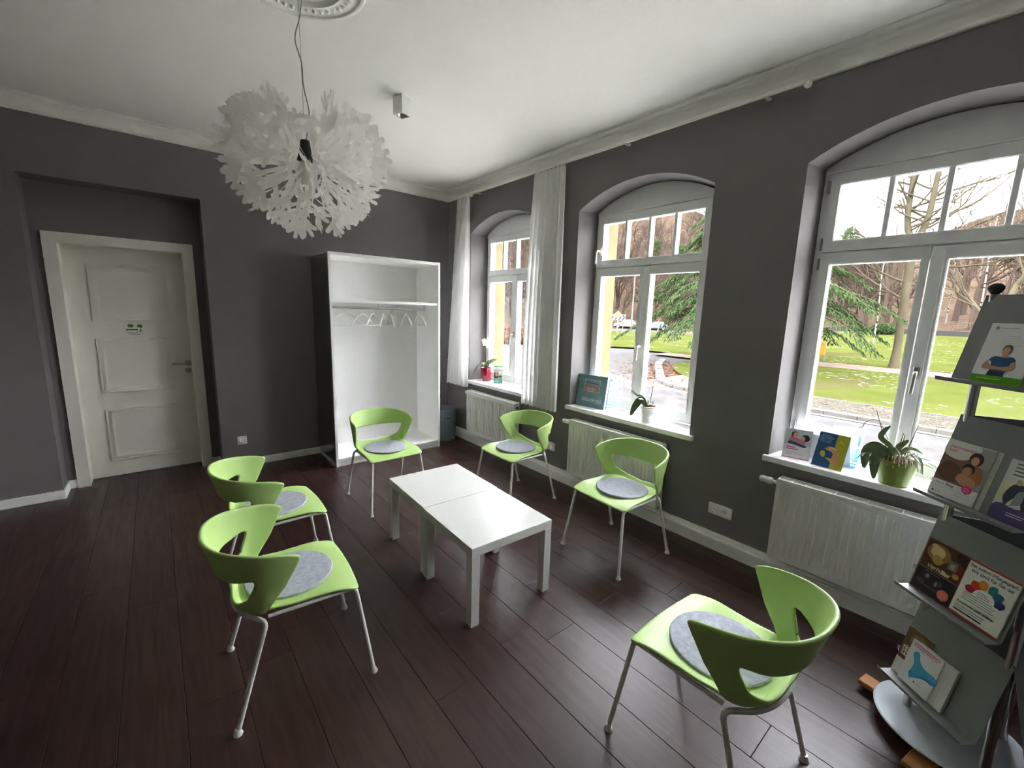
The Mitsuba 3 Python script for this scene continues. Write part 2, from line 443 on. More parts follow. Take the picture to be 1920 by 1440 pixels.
# windows
def window(i, yc):
    w = struct(f'window_{i}', ext_yz(arch(yc - 0.568, yc + 0.536, 0.79, 2.535, 0.155).difference(
        unary_union([sbox(yc - 0.49, 0.87, yc + 0.455, 1.98), sbox(yc - 0.492, 2.108, yc + 0.455, 2.452)])), 3.215, 3.275), 'window_white',
        f'white arched window with four small panes over two casements')
    # arched board above the fanlight, with a groove line
    ap = arch(yc - 0.56, yc + 0.528, 2.30, 2.54, 0.15).intersection(sbox(yc - 2, 2.514, yc + 2, 3))
    add('arch_panel', ext_yz(ap, 3.203, 3.216), 'window_white', w)
    add('bead', cat(box(3.197, 3.216, yc - 0.56, yc + 0.525, 2.503, 2.517, 0.003)), 'window_white', w)
    # fanlight sash with mullions and panes
    sl, sr = yc + 0.495, yc - 0.53
    def sash(y0, y1, z0, z1, a0, a1, b0, b1, nm='sash'):
        s = add(nm, cat(ext_yz(sbox(y0, z0, y1, z1).difference(sbox(a0, b0, a1, b1)), 3.195, 3.235),
                        ext_yz(frame2(a0 - 0.012, b0 - 0.012, a1 + 0.012, b1 + 0.012, 0.008), 3.189, 3.196),
                        ext_yz(sbox(y0 + 0.006, z0 + 0.006, y1 - 0.006, z1 - 0.006).difference(sbox(a0 - 0.006, b0 - 0.006, a1 + 0.008, b1 + 0.014)), 3.235, 3.268)), 'window_white', w)
        return s
    g0, g1 = yc - 0.481, yc + 0.442
    s = sash(sr, sl, 2.053, 2.500, g0, g1, 2.118, 2.43, 'fanlight')
    q = (g1 - g0) / 4
    for k in range(1, 4):
        y = g1 - q * k
        add('mullion', box(3.196, 3.255, y - 0.013, y + 0.013, 2.115, 2.433, 0.003), 'window_white', s)
    for k in range(4):
        ya, yb = g1 - q * (k + 1) + 0.013, g1 - q * k - 0.013
        add('pane', quad_yz(3.229, ya, yb, 2.118, 2.43), 'window_glass', s)
    s = sash(yc + 0.002, sl, 0.80, 2.043, yc + 0.037, g1, 0.885, 1.974)
    add('pane', quad_yz(3.229, yc + 0.035, g1, 0.883, 1.976), 'window_glass', s)
    s2 = sash(sr, yc - 0.002, 0.80, 2.043, g0, yc - 0.072, 0.885, 1.974)
    add('pane', quad_yz(3.229, g0, yc - 0.070, 0.883, 1.976), 'window_glass', s2)
    add('cover_strip', box(3.186, 3.197, yc - 0.058, yc - 0.004, 0.80, 2.04, 0.004), 'window_white', s2)
    def lever(y, z, parent):
        base = box(3.176, 3.188, y - 0.015, y + 0.015, z - 0.04, z + 0.03, 0.004)
        h = tube(bent([(3.18, y, z), (3.132, y, z), (3.128, y + 0.002, z - 0.115)], 0.022), 0.009, 10)
        add('handle', cat(base, h), 'tube_white' if i == 2 else 'brushed_steel', parent, smooth=40)
    lever(yc - 0.032, 1.375, s2)
    if i == 2:
        lever(yc + 0.468, 2.20, s)
    for z in (2.43, 2.10, 1.98, 0.95):
        add('hinge', tube([(3.199, yc + 0.503, z - 0.035), (3.199, yc + 0.503, z + 0.035)], 0.0075, 8), 'brushed_steel' if i == 3 else 'window_white', w, smooth=40)
    add('sill', plank_sill(yc), 'white_lacquer', w)
    add('outer_sill', box(3.268, 3.50, yc - 0.51, yc + 0.51, 0.745, 0.77, 0.004), 'brushed_steel', w)

def quad_yz(x, y0, y1, z0, z1):
    return trimesh.Trimesh(np.array([(x, y0, z0), (x, y1, z0), (x, y1, z1), (x, y0, z1)]), np.array([(0, 2, 1), (0, 3, 2)]), process=False)

def plank_sill(yc):
    """Front nosing wider than the opening, tapering back between the reveals."""
    front = box(2.945, 2.9795, yc - 0.685, yc + 0.59, SILL - 0.038, SILL, 0.004)
    p = Polygon([(2.9795, yc - 0.6415), (2.9795, yc + 0.5645), (3.214, yc + 0.540), (3.214, yc - 0.579)])
    back = ext(p, 0.029)
    back.apply_translation((0, 0, SILL - 0.0292))
    return cat(front, back)

for i, yc in enumerate(WIN, 1):
    window(i, yc)

# ------------------------------------------------------------------ radiators under the windows
def radiator(y0, y1, label, plug=False):
    r = thing('radiator', label, 'radiator', 'panel radiators under the windows')
    z0, z1, xf = 0.158, 0.665, 2.862
    n = int(round((y1 - y0 - 0.04) / 0.0333))
    rel = np.array([0.0, 0.05, 0.11, 0.18, 0.5, 0.82, 0.89, 0.95])
    ph = np.append((np.arange(n)[:, None] + rel).ravel(), n)
    yy = y0 + 0.02 + (y1 - y0 - 0.04) * ph / n
    dd = np.minimum(ph % 1, 1 - ph % 1)
    groove = 0.011 * np.interp(dd, [0, 0.05, 0.11, 0.18, 0.5], [1, 0.95, 0.5, 0.06, 0])   # narrow grooves between flat ribs
    zz = np.array([z0, z0 + 0.035, z0 + 0.05, z0 + 0.075, z1 - 0.075, z1 - 0.05, z1 - 0.035, z1])
    amp = np.array([0, 0, 0.75, 1, 1, 0.75, 0, 0])
    X = xf + 0.009 - amp[:, None] * groove[None] - (1 - amp[:, None]) * 0.004
    Y = np.broadcast_to(yy, X.shape); Z = np.broadcast_to(zz[:, None], X.shape)
    v = np.stack([X, Y, Z], -1).reshape(-1, 3)
    m_, k_ = X.shape
    a = (np.arange(m_ - 1)[:, None] * k_ + np.arange(k_ - 1)).ravel()
    f = np.vstack([np.stack([a, a + k_, a + 1], 1), np.stack([a + 1, a + k_, a + k_ + 1], 1)])
    add('front_panel', cat(trimesh.Trimesh(v, f, process=False), box(xf + 0.012, xf + 0.02, y0 + 0.01, y1 - 0.01, z0, z1), box(xf + 0.001, xf + 0.011, y0, y0 + 0.021, z0, z1, 0.003), box(xf + 0.001, xf + 0.011, y1 - 0.021, y1, z0, z1, 0.003)), 'radiator_white', r)
    add('rear_panel', box(2.925, 2.942, y0 + 0.01, y1 - 0.01, z0, z1, 0.004), 'radiator_white', r)
    for y in (y0, y1):
        s = 1 if y == y1 else -1
        add('side_cover', box(xf + 0.004, 2.94, y, y + s * 0.004, z0 + 0.01, z1 + 0.004, 0.001), 'radiator_white', r)
    g = [box(xf, xf + 0.007, y0, y1, z1 - 0.012, z1 + 0.009, 0.002), box(2.936, 2.943, y0, y1, z1 - 0.012, z1 + 0.009, 0.002)]
    L = y1 - y0
    for y in np.linspace(y0, y1 - 0.006, int(L / 0.068) + 1):
        g.append(box(xf + 0.005, 2.938, y, y + 0.006, z1 - 0.004, z1 + 0.008))
    for x in np.linspace(xf + 0.013, 2.93, 8):
        g.append(box(x, x + 0.003, y0, y1, z1 - 0.006, z1 + 0.004))
    add('top_grille', cat(g), 'radiator_white', r)
    if not plug:
        head = lathe([(0.0, 0), (0.012, 0.0), (0.012, 0.03), (0.02, 0.034), (0.023, 0.05), (0.02, 0.068), (0.0185, 0.072), (0.021, 0.078), (0.0205, 0.098), (0.016, 0.106), (0.0, 0.107)], 20)
        head.apply_transform(np.array([[1, 0, 0, 2.90], [0, 0, 1, y1 + 0.003], [0, -1, 0, z1 - 0.03], [0, 0, 0, 1.0]]))
        add('thermostat', head, 'tube_white', r, smooth=35, label='white thermostat head')
    else:
        pl = lathe([(0.0, 0), (0.014, 0.0), (0.014, 0.03), (0.019, 0.034), (0.019, 0.062), (0.0, 0.064)], 16)
        pl.apply_transform(np.array([[1, 0, 0, 2.90], [0, 0, 1, y1 + 0.003], [0, -1, 0, z1 - 0.03], [0, 0, 0, 1.0]]))
        add('thermostat', pl, 'tube_white', r, smooth=35, label='small white valve cap')
        add('vent_plug', moved(lathe([(0, 0), (0.013, 0), (0.013, 0.008), (0, 0.009)], 12), M((2.905, y0 - 0.004, z1 - 0.045), (1, 0, 0), (0, 0, 1))), 'dark_plastic', r, label='dark vent plug')
    for y in (y0 + 0.12, y1 - 0.12):
        add('bracket', box(2.935, 2.979, y - 0.02, y + 0.02, z0 - 0.012, z0 + 0.1), 'radiator_white', r)
    add('foot_clip', box(2.90, 2.926, y1 - 0.13, y1 - 0.09, z0 - 0.016, z0 + 0.003), 'dark_plastic', r, label='dark clip under the panel')
radiator(3.37, 4.27, 'white ribbed radiator beside the grey waste bin, under the farthest window', True)
radiator(1.64, 2.575, 'white ribbed radiator under the middle window, behind the green chairs')
radiator(-0.09, 0.845, 'white ribbed radiator under the nearest window, beside the brochure stand')

# ------------------------------------------------------------------ the two square tables
def side_table(loc, deg, label):
    t = thing('side_table', label, 'table', 'square white side tables')
    m = rotz(deg, loc)
    add('tabletop', box(-0.2745, 0.2745, -0.2745, 0.2745, 0.40, 0.45, 0.0012), 'table_white', t, m=m)
    for sx in (-1, 1):
        for sy in (-1, 1):
            x, y = sx * 0.2495, sy * 0.2495
            add('leg', box(x - 0.025, x + 0.025, y - 0.025, y + 0.025, 0.0, 0.3995, 0.0012), 'table_white', t, m=m)
side_table((1.4165, 1.890, 0), -2.0, 'square white side table nearer the camera, pushed against its twin')
side_table((1.4425, 2.442, 0), -2.4, 'square white side table on the far side, towards the wardrobe')

# ------------------------------------------------------------------ the green shell chairs
def back_surf(u, v):
    """u = angle * 0.27 m, v = height above 0.435."""
    th, s = u / 0.27, v / 0.31
    xc, a, b, e = -0.125 + 0.12 * s, 0.115 + 0.21 * s, 0.212 + 0.056 * s, 2 / 2.4
    k = np.clip(1 - v / 0.045, 0, 1) ** 2 * 0.028            # the foot of the back curls in under the pad
    c, si = np.cos(th), np.sin(th)
    x = xc - (a - k) * np.sign(c) * np.abs(c) ** e
    y = (b - k) * np.sign(si) * np.abs(si) ** e
    return np.stack([x, y, 0.435 + v], -1)

def back_outline():
    deg = lambda t: math.radians(t) * 0.27
    top = [(deg(t), 0.683 + 0.052 * max(0, math.cos(math.radians(t))) ** 0.7 - 0.435) for t in np.linspace(-88, 88, 45)]
    right = [(deg(94), 0.668 - 0.435), (deg(93), 0.55 - 0.435), (deg(88), 0.47 - 0.435), (deg(84), 0.437 - 0.435)]
    bottom = [(deg(t), 0.0) for t in np.linspace(80, -80, 30)]
    p = Polygon(top + right + bottom + [(-a, b) for a, b in right[::-1]])
    p = p.buffer(-0.026, 8).buffer(0.026, 8)
    hole = [(0, .592), (45, .592), (60, .6), (66.5, .6), (65.5, .572), (58, .515), (42, .488), (28, .472), (0, .461)]
    hp = [(deg(t), z - 0.435) for t, z in hole] + [(-deg(t), z - 0.435) for t, z in hole[-2:0:-1]]
    h = Polygon(hp).buffer(-0.011, 6).buffer(0.011, 6)
    return p.difference(h)

def seat_z(x, y):
    z = 0.441 + 0.010 * (np.abs(y) / 0.22) ** 2.5
    f = np.clip((x - 0.09) / 0.14, 0, 1)
    z = z - 0.017 * f ** 2 - 0.018 * f ** 1.5 * (np.abs(y) / 0.23) ** 2
    r = np.sqrt(np.clip((x + 0.125) / -0.125, 0, 2) ** 2 + (y / 0.222) ** 2)
    g = np.clip((-0.03 - x) / 0.10, 0, 1)
    z = z + 0.012 * np.clip((r - 0.75) / 0.25, 0, 1) ** 2 * g * g * (3 - 2 * g)
    return z

def seat_outline():
    front = [(0.216 + 0.012 * (1 - (y / 0.225) ** 2), y) for y in np.linspace(-0.222, 0.222, 15)]
    side = [(0.20, 0.232), (0.12, 0.231), (0.03, 0.226), (-0.06, 0.221), (-0.125, 0.216)]
    rear = [(-0.125 - 0.112 * math.cos(t), 0.212 * math.sin(t)) for t in np.linspace(math.pi / 2, 0, 14)[1:]]
    half = side + rear
    pts = front + half + [(x, -y) for x, y in half[-2::-1]]
    return Polygon(pts).buffer(-0.014, 6).buffer(0.014, 6)

P_BACK = ply(shell(back_outline(), back_surf, 0.0155, 0.0115, 0.0052), 'chair_green', smooth=True)
P_SEAT = ply(shell(seat_outline(), lambda x, y: np.stack([x, y, seat_z(x, y)], -1), 0.011, 0.0135, 0.0055), 'chair_green', smooth=True)
def leg_path(front, s):
    if front:
        return bent([(0.262, s * 0.250, 0.010), (0.206, s * 0.208, 0.419), (0.16, s * 0.211, 0.423)], 0.03)
    return bent([(-0.262, s * 0.250, 0.010), (-0.138, s * 0.230, 0.420), (-0.178, s * 0.180, 0.421)], 0.03)
P_LEG = {(f, s): ply(tube(leg_path(f, s), 0.0092, 10), 'tube_white', smooth=50) for f in (0, 1) for s in (-1, 1)}
P_RAIL = {s: ply(tube(curve([(0.16, s * 0.211, 0.423), (0.08, s * 0.213, 0.4265), (0.0, s * 0.211, 0.4255), (-0.08, s * 0.207, 0.424), (-0.13, s * 0.204, 0.422)], 16), 0.008, 10), 'tube_white', smooth=50) for s in (-1, 1)}
P_REAR = ply(tube([(-0.125 - 0.113 * math.cos(t), 0.204 * math.sin(t), 0.421) for t in np.linspace(-1.08, 1.08, 25)], 0.0092, 10), 'tube_white', smooth=50)
CAP = lathe([(0.0, 0), (0.0165, 0), (0.0175, 0.004), (0.013, 0.014), (0.010, 0.024), (0.0, 0.025)], 14)
P_CAP = ply(CAP, 'tube_white', smooth=40)
PAD = lathe([(0.0, 0.0), (0.168, 0.0), (0.174, 0.003), (0.1755, 0.008), (0.1725, 0.0125), (0.160, 0.0142), (0.0, 0.0148)], 56)
P_PAD = ply(PAD, 'felt_grey', smooth=40)

def chair(x, y, deg, label, padlabel, pad=(0, 0)):
    c = thing('chair', label, 'chair', 'green shell chairs around the table')
    m = rotz(deg, (x, y, 0))
    add('seat', P_SEAT, None, c, m=m)
    add('backrest', P_BACK, None, c, m=m)
    for f in (1, 0):
        for s in (1, -1):
            k = add('leg', P_LEG[f, s], None, c, m=m)
            add('foot_cap', P_CAP, None, k, m=m @ M((0.262 if f else -0.262, s * 0.25, 0)))
    for s in (1, -1):
        add('side_rail', P_RAIL[s], None, c, m=m)
    add('rear_rail', P_REAR, None, c, m=m)
    k = add('seat_cushion', P_PAD, None, m=m @ M((-0.020 + pad[0], pad[1], 0.4485)) @ np.array([[math.cos(-0.01), 0, math.sin(-0.01), 0], [0, 1, 0, 0], [-math.sin(-0.01), 0, math.cos(-0.01), 0], [0, 0, 0, 1.0]]))
    tag(k, padlabel, 'cushion', 'round grey felt pads on the chairs')
chair(0.39, 1.945, -3.96, 'lime green shell chair nearest the camera on the left of the table', 'round grey felt pad on the nearest left chair')
chair(0.482, 2.741, 0.1, 'lime green shell chair behind the nearest left one, facing the table from the left', 'round grey felt pad on the second chair of the left side')
chair(1.44, 3.371, -89.4, 'lime green shell chair standing in front of the open white wardrobe', 'round grey felt pad on the chair before the wardrobe')
chair(2.355, 2.732, 180, 'lime green shell chair under the white curtain, farther chair of the window side', 'round grey felt pad on the chair below the curtain', (0.0, -0.02))
chair(2.375, 1.646, 177, 'lime green shell chair before the radiator of the middle window', 'round grey felt pad on the chair before the middle radiator', (0.0, 0.01))
chair(1.502, 0.568, 88.4, 'lime green shell chair in the right foreground, with its back to the camera', 'round grey felt pad on the right foreground chair', (0.0, 0.01))

# ------------------------------------------------------------------ open wardrobe, rail and hangers
WX0, WX1, WY0, WY1, WZ = 1.313, 2.53, 4.335, 4.884, 2.152
w = thing('wardrobe', 'tall open white wardrobe with a shelf and clothes rail beside the curtain', 'wardrobe')
add('side_panel', box(WX0, WX0 + 0.024, WY0, WY1, 0, WZ, 0.001), 'white_lacquer', w)
add('side_panel', box(WX1 - 0.024, WX1, WY0, WY1, 0, WZ, 0.001), 'white_lacquer', w)
add('mirror', box(WX0 - 0.004, WX0 - 0.0002, WY0 + 0.012, WY1 - 0.002, 0.05, WZ - 0.012), 'side_mirror', w, label='dark mirror on the left side')
add('top_panel', box(WX0 + 0.0245, WX1 - 0.0245, WY0, WY1, WZ - 0.03, WZ, 0.001), 'white_lacquer', w)
add('back_panel', box(WX0 + 0.0245, WX1 - 0.0245, WY1 - 0.02, WY1, 0.06, WZ - 0.031), 'white_lacquer', w)
add('bottom_panel', box(WX0 + 0.0245, WX1 - 0.0245, WY0, WY1 - 0.021, 0.062, 0.085, 0.001), 'white_lacquer', w)
add('plinth', box(WX0 + 0.0245, WX1 - 0.0245, WY0 + 0.012, WY0 + 0.03, 0.0, 0.061, 0.001), 'white_lacquer', w)
add('shelf', box(WX0 + 0.0245, WX1 - 0.0245, WY0 + 0.01, WY1 - 0.021, 1.678, 1.703, 0.001), 'white_lacquer', w)
rx0, rx1, ry, rz = WX0 + 0.0245, 2.47, 4.60, 1.628
add('clothes_rail', cat(tube([(rx0, ry, rz), (rx1, ry, rz)], 0.0135, 16), box(1.90, 1.912, ry - 0.006, ry + 0.006, rz + 0.01, 1.677), box(rx1 - 0.006, rx1 + 0.006, ry - 0.014, ry + 0.014, rz - 0.02, 1.677)), 'chrome', w, smooth=40, label='chrome clothes rail under the shelf')
single('flat_board', box(2.02, 2.40, 4.42, 4.70, 1.7035, 1.709, 0.001), 'white_lacquer', 'thin white board lying on the wardrobe shelf', 'board')

def hanger_mesh():
    arc = [(0.0175 * math.cos(t), 0, 0.0175 * math.sin(t)) for t in np.linspace(-0.5, math.pi + 0.2, 14)]
    hook = tube(bent([(0, 0, -0.06), (0, 0, -0.03), (0.0155, 0, -0.0085)], 0.01).tolist() + arc[1:], 0.0025, 6)
    arms = []
    for s in (-1, 1):
        c = curve([(0, 0, -0.058), (s * 0.06, 0, -0.075), (s * 0.15, 0, -0.128), (s * 0.20, 0.0, -0.165), (s * 0.212, 0, -0.19)], 16)
        arms.append(tube(c, np.linspace(0.008, 0.0065, len(c)), 7))
    bar = tube([(-0.205, 0, -0.188), (0.205, 0, -0.188)], 0.004, 6)
    return cat(hook, arms, bar)
P_HANGER = ply(hanger_mesh(), 'tube_white', smooth=50)
HANG = [(1.545, 14, None), (1.73, 38, None), (1.85, 49, None), (1.965, 58, None), (2.045, 76, None), (2.24, 79, None), (2.405, 82, None)]
for k, (x, a, _) in enumerate(HANG):
    where = 'turned flat towards the room, leftmost on the rail' if k == 0 else f'{["", "second", "third", "fourth", "fifth", "sixth", "seventh"][k]} from the left on the wardrobe rail'
    key = add('clothes_hanger', P_HANGER, None, m=rotz(a, (x, ry, rz + 0.0005)))
    tag(key, f'white plastic clothes hanger {where}', 'hanger', 'white hangers on the wardrobe rail')

# ------------------------------------------------------------------ waste bin and sockets
b = thing('waste_bin', 'round grey waste bin in the corner beside the wardrobe', 'waste bin')
add('body', lathe([(0.0, 0.001), (0.118, 0.001), (0.122, 0.006), (0.145, 0.385), (0.149, 0.40), (0.145, 0.402), (0.141, 0.398), (0.118, 0.02), (0.0, 0.018)], 40, (2.755, 4.585, 0)), mat('bin_grey', '6f777c', 0.55, 0.3), b, smooth=40)
add('grip', moved(box(-0.02, 0.02, -0.004, 0.004, -0.004, 0.004, 0.001), M((2.717, 4.451, 0.30), (0.96, -0.28, 0), (0.28, 0.96, 0))), 'dark_plastic', b, label='small dark slot on the front')

def socket(label, y_or_x, z, back, n=1):
    s = thing('power_socket', label, 'socket')
    pieces, rings = [], []
    wd = 0.081 * n
    pl = ext(rrect(-wd / 2, -0.0405, wd / 2, 0.0405, 0.004).difference(unary_union([Point((k - (n - 1) / 2) * 0.071, 0).buffer(0.022, 10) for k in range(n)])), 0.008)
    for k in range(n):
        cx = (k - (n - 1) / 2) * 0.071
        rings.append(moved(lathe([(0.0, 0.0), (0.0, 0.004), (0.017, 0.004), (0.0195, 0.0125), (0.0225, 0.0125), (0.0235, 0.007), (0.0235, 0.0)], 24), M((cx, 0, 0))))
    m = M((y_or_x, YB - 0.0002, z), (1, 0, 0), (0, 0, 1)) if back else M((XW - 0.0002, y_or_x, z), (0, -1, 0), (0, 0, 1))
    add('plate', moved(pl, m), 'white_lacquer', s)
    for r_ in rings:
        add('outlet', moved(r_, m), 'white_lacquer', s, smooth=30)
    for k in range(n):
        cx = (k - (n - 1) / 2) * 0.071
        add('contact_hole', moved(cat(*[moved(trimesh.creation.cylinder(0.0028, 0.001, sections=10), M((cx + q * 0.0095, 0.0, 0.0043))) for q in (-1, 1)]), m), 'dark_plastic', s)
socket('white single wall socket on the back wall beside the door niche', 0.578, 0.278, True)
socket('white double wall socket between the middle and the nearest radiator', 1.205, 0.285, False, 2)
socket('white double wall socket half hidden behind the chair below the curtain', 2.93, 0.305, False, 2)

# ------------------------------------------------------------------ curtains on a slim rail
def curtain(label, top, bot, z0, z1, folds, seed, sway):
    n, m_ = folds * 14, 40
    a = np.linspace(0, 1, n + 1)
    t = np.linspace(0, 1, m_ + 1)                     # 0 at the top
    r = np.random.default_rng(seed)
    ph = np.cumsum(r.uniform(0.7, 1.3, folds + 2))
    phase = np.interp(a * folds, np.arange(folds + 2), ph - ph[0]) * 2 * np.pi
    A, Tt = np.meshgrid(a, t)
    PHA = phase[None] + 0.5 * np.sin(Tt * 2.1 + A * 5)
    y = (top[0] + (top[1] - top[0]) * A) * (1 - Tt) + (bot[0] + (bot[1] - bot[0]) * A) * Tt + sway * np.sin(np.pi * Tt) * (1 - A)
    amp = 0.012 + 0.014 * Tt ** 0.7 + 0.006 * meshkit.noise(np.stack([A * 6, Tt * 2, 0 * A + seed], -1))
    x = 2.893 + amp * np.sin(PHA) + 0.005 * np.sin(PHA * 2.3 + 1)
    y = y + 0.006 * np.cos(PHA)
    z = z1 + (z0 - z1) * Tt
    v = np.stack([x, y, z], -1).reshape(-1, 3)
    i = (np.arange(m_)[:, None] * (n + 1) + np.arange(n)).ravel()
    f = np.vstack([np.stack([i, i + n + 1, i + 1], 1), np.stack([i + 1, i + n + 1, i + n + 2], 1)])
    c = thing('curtain', label, 'curtain', 'white curtains at the farthest window')
    add('panel', trimesh.Trimesh(v, f, process=False), 'curtain_cloth', c, smooth=True)
    hem = v.reshape(m_ + 1, n + 1, 3)[-3:].copy()
    hem[..., 0] -= 0.0015
    hem[..., 2] = np.array([z0 + 0.055, z0 + 0.025, z0 - 0.001])[:, None]
    i = (np.arange(2)[:, None] * (n + 1) + np.arange(n)).ravel()
    f = np.vstack([np.stack([i, i + n + 1, i + 1], 1), np.stack([i + 1, i + n + 1, i + n + 2], 1)])
    add('hem', trimesh.Trimesh(hem.reshape(-1, 3), f, process=False), 'curtain_cloth', c, smooth=True)
    return c
curtain('white pleated curtain hanging in the corner beside the wardrobe', (4.545, 4.305), (4.77, 4.325), 0.70, 2.926, 7, 1, 0.0)
curtain('white pleated curtain drawn over the right part of the farthest window', (3.205, 2.815), (3.30, 2.79), 0.695, 2.926, 9, 2, 0.03)
cr = thing('curtain_rail', 'slim white curtain rail below the cornice of the window wall', 'curtain rail')
add('rail', box(2.882, 2.902, 0.995, 4.62, 2.93, 2.946, 0.003), 'tube_white', cr)
for y in (1.2, 2.2, 3.2, 4.2):
    add('bracket', box(2.895, 2.979, y - 0.012, y + 0.012, 2.938, 2.952, 0.002), 'tube_white', cr)
for y in (0.975, 4.262):
    add('end_knob', trimesh.creation.icosphere(2, 0.02).apply_translation((2.892, y, 2.925)), 'tube_white', cr, smooth=True)

# ------------------------------------------------------------------ ceiling: rose, pendant lamp, spot
LX, LY = 0.612, 2.283
rose = thing('ceiling_rose', 'round white plaster ceiling rose above the pendant lamp', 'ceiling rose')
add('plate', lathe([(r, H - 0.0003 - z) for r, z in [(0.292, 0.0), (0.296, 0.008), (0.290, 0.018), (0.279, 0.024), (0.268, 0.022), (0.262, 0.014), (0.246, 0.012), (0.214, 0.012), (0.205, 0.013), (0.196, 0.022), (0.184, 0.025), (0.174, 0.018), (0.166, 0.009), (0.10, 0.008), (0.085, 0.018), (0.06, 0.026), (0.0, 0.027)]], 72, (LX, LY, 0)), 'trim_white', rose, smooth=40)
bead = trimesh.creation.icosphere(1, 1.0)
for k in range(44):
    a = k / 44 * 2 * math.pi
    m = M((LX + 0.23 * math.cos(a), LY + 0.23 * math.sin(a), H - 0.0135), (math.cos(a), math.sin(a), 0), (-math.sin(a), math.cos(a), 0)) @ np.diag([0.0135, 0.0105, 0.011, 1])
    add('bead', moved(bead, m), 'trim_white', rose, smooth=True)

lamp = thing('pendant_lamp', 'large white coral shaped pendant lamp hanging from the ceiling rose', 'pendant lamp')
LZ, LR = 2.295, 0.395
add('suspension_wire', tube([(LX, LY, H - 0.028), (LX, LY, LZ + 0.15)], 0.0012, 6), 'brushed_steel', lamp)
cp = curve([(LX - 0.012, LY, H - 0.026), (LX + 0.012, LY - 0.01, H - 0.08), (LX + 0.004, LY, H - 0.17), (LX - 0.022, LY - 0.005, H - 0.27), (LX + 0.002, LY, H - 0.36), (LX + 0.006, LY + 0.004, H - 0.45), (LX + 0.024, LY, H - 0.55), (LX + 0.018, LY, H - 0.62), (LX + 0.004, LY, LZ + 0.10)], 60)
add('cord', tube(cp, 0.0026, 7), mat('cord_grey', '8f8c84', 0.5), lamp, smooth=60)
add('socket', lathe([(0.0, 0.035), (0.036, 0.035), (0.044, 0.03), (0.044, 0.016), (0.030, 0.012), (0.024, 0.07), (0.02, 0.10), (0.0, 0.105)][::1], 24, (LX, LY, LZ + 0.0)), 'dark_plastic', lamp, smooth=30, label='dark lamp socket')
add('bulb', lathe([(0.0, -0.095), (0.02, -0.091), (0.036, -0.078), (0.043, -0.058), (0.042, -0.036), (0.034, -0.012), (0.022, 0.008), (0.018, 0.02), (0.0, 0.02)], 28, (LX, LY, LZ)), mat('frosted_bulb', 'e8e6dc', 0.25, 0.6), lamp, smooth=60, label='frosted glass bulb, unlit')

def coral(seed):
    r = random.Random(seed)
    parts = []
    def grow(p, a, L, w, depth):
        q = (p[0] + L * math.cos(a), p[1] + L * math.sin(a))
        parts.append(capsule(p, q, w, w * (1.0 if depth else 1.2)))
        if depth == 0: return
        k = 3 if depth == 2 else r.choice([3, 3, 4])
        sp = {3: [-0.72, 0.0, 0.72], 4: [-0.95, -0.32, 0.32, 0.95]}[k]
        for s in sp:
            grow(q, a + s + r.uniform(-0.14, 0.14), L * (r.uniform(0.62, 0.82) if depth == 2 else r.uniform(0.6, 0.85)), 0.0105 if depth == 1 else 0.0095, depth - 1)
    grow((0.0, 0.0), 0.0, 0.105 + r.uniform(0, 0.02), 0.010, 2)
    g = unary_union(parts).buffer(0.003, 4).buffer(-0.003, 4).simplify(0.0007)
    return g
CORAL = []
for s in range(5):
    g = coral(20 + s)
    v, f = trimesh.creation.triangulate_polygon(g, engine='earcut')
    m = trimesh.Trimesh(np.c_[v, 0 * v[:, 0]], f, process=False)
    m = m.subdivide_to_size(0.05) if False else m
    reach = g.bounds[2]
    m.apply_scale([0.262 / reach, 0.262 / reach, 1])
    v = m.vertices.copy()
    v[:, 2] = 0.55 * (v[:, 0] ** 2)                      # each sheet bows a little
    m.vertices = v
    CORAL.append(ply(m, 'lamp_sheet', smooth=False))
view = np.array([-LX, -LY, 0.0]); view /= np.linalg.norm(view)
nf, gold = 84, math.pi * (3 - math.sqrt(5))
r_ = random.Random(11)
for k in range(nf):
    ct = 0.93 - 1.9 * (k + 0.5) / nf
    st = math.sqrt(max(0, 1 - ct * ct)); ph = k * gold
    dirn = np.array([st * math.cos(ph), st * math.sin(ph), ct])
    if ct > 0.80: continue
    side = dirn[0] * view[1] - dirn[1] * view[0]
    if dirn[:2] @ view[:2] > 0 and abs(side) < 0.17 and ct > 0.02: continue
    ref = np.array([0, 0, 1.0]) if abs(ct) < 0.9 else np.array([1.0, 0, 0])
    t1 = np.cross(ref, dirn); t1 /= np.linalg.norm(t1)
    t2 = np.cross(dirn, t1)
    roll = r_.uniform(-0.5, 0.5) + (math.pi / 2 if k % 3 else 0)
    ey = t1 * math.cos(roll) + t2 * math.sin(roll)
    out = dirn + np.array([0, 0, 0.16 if ct > 0 else 0.0]) 
    p0 = np.array([LX, LY, LZ]) + dirn * 0.118 * np.array([1, 1, 0.95])
    sc = r_.uniform(0.92, 1.08) * (1 - 0.17 * abs(ct))
    add('frond', CORAL[k % 5], None, lamp, m=M(p0, out, ey) @ np.diag([sc, sc, sc, 1]))
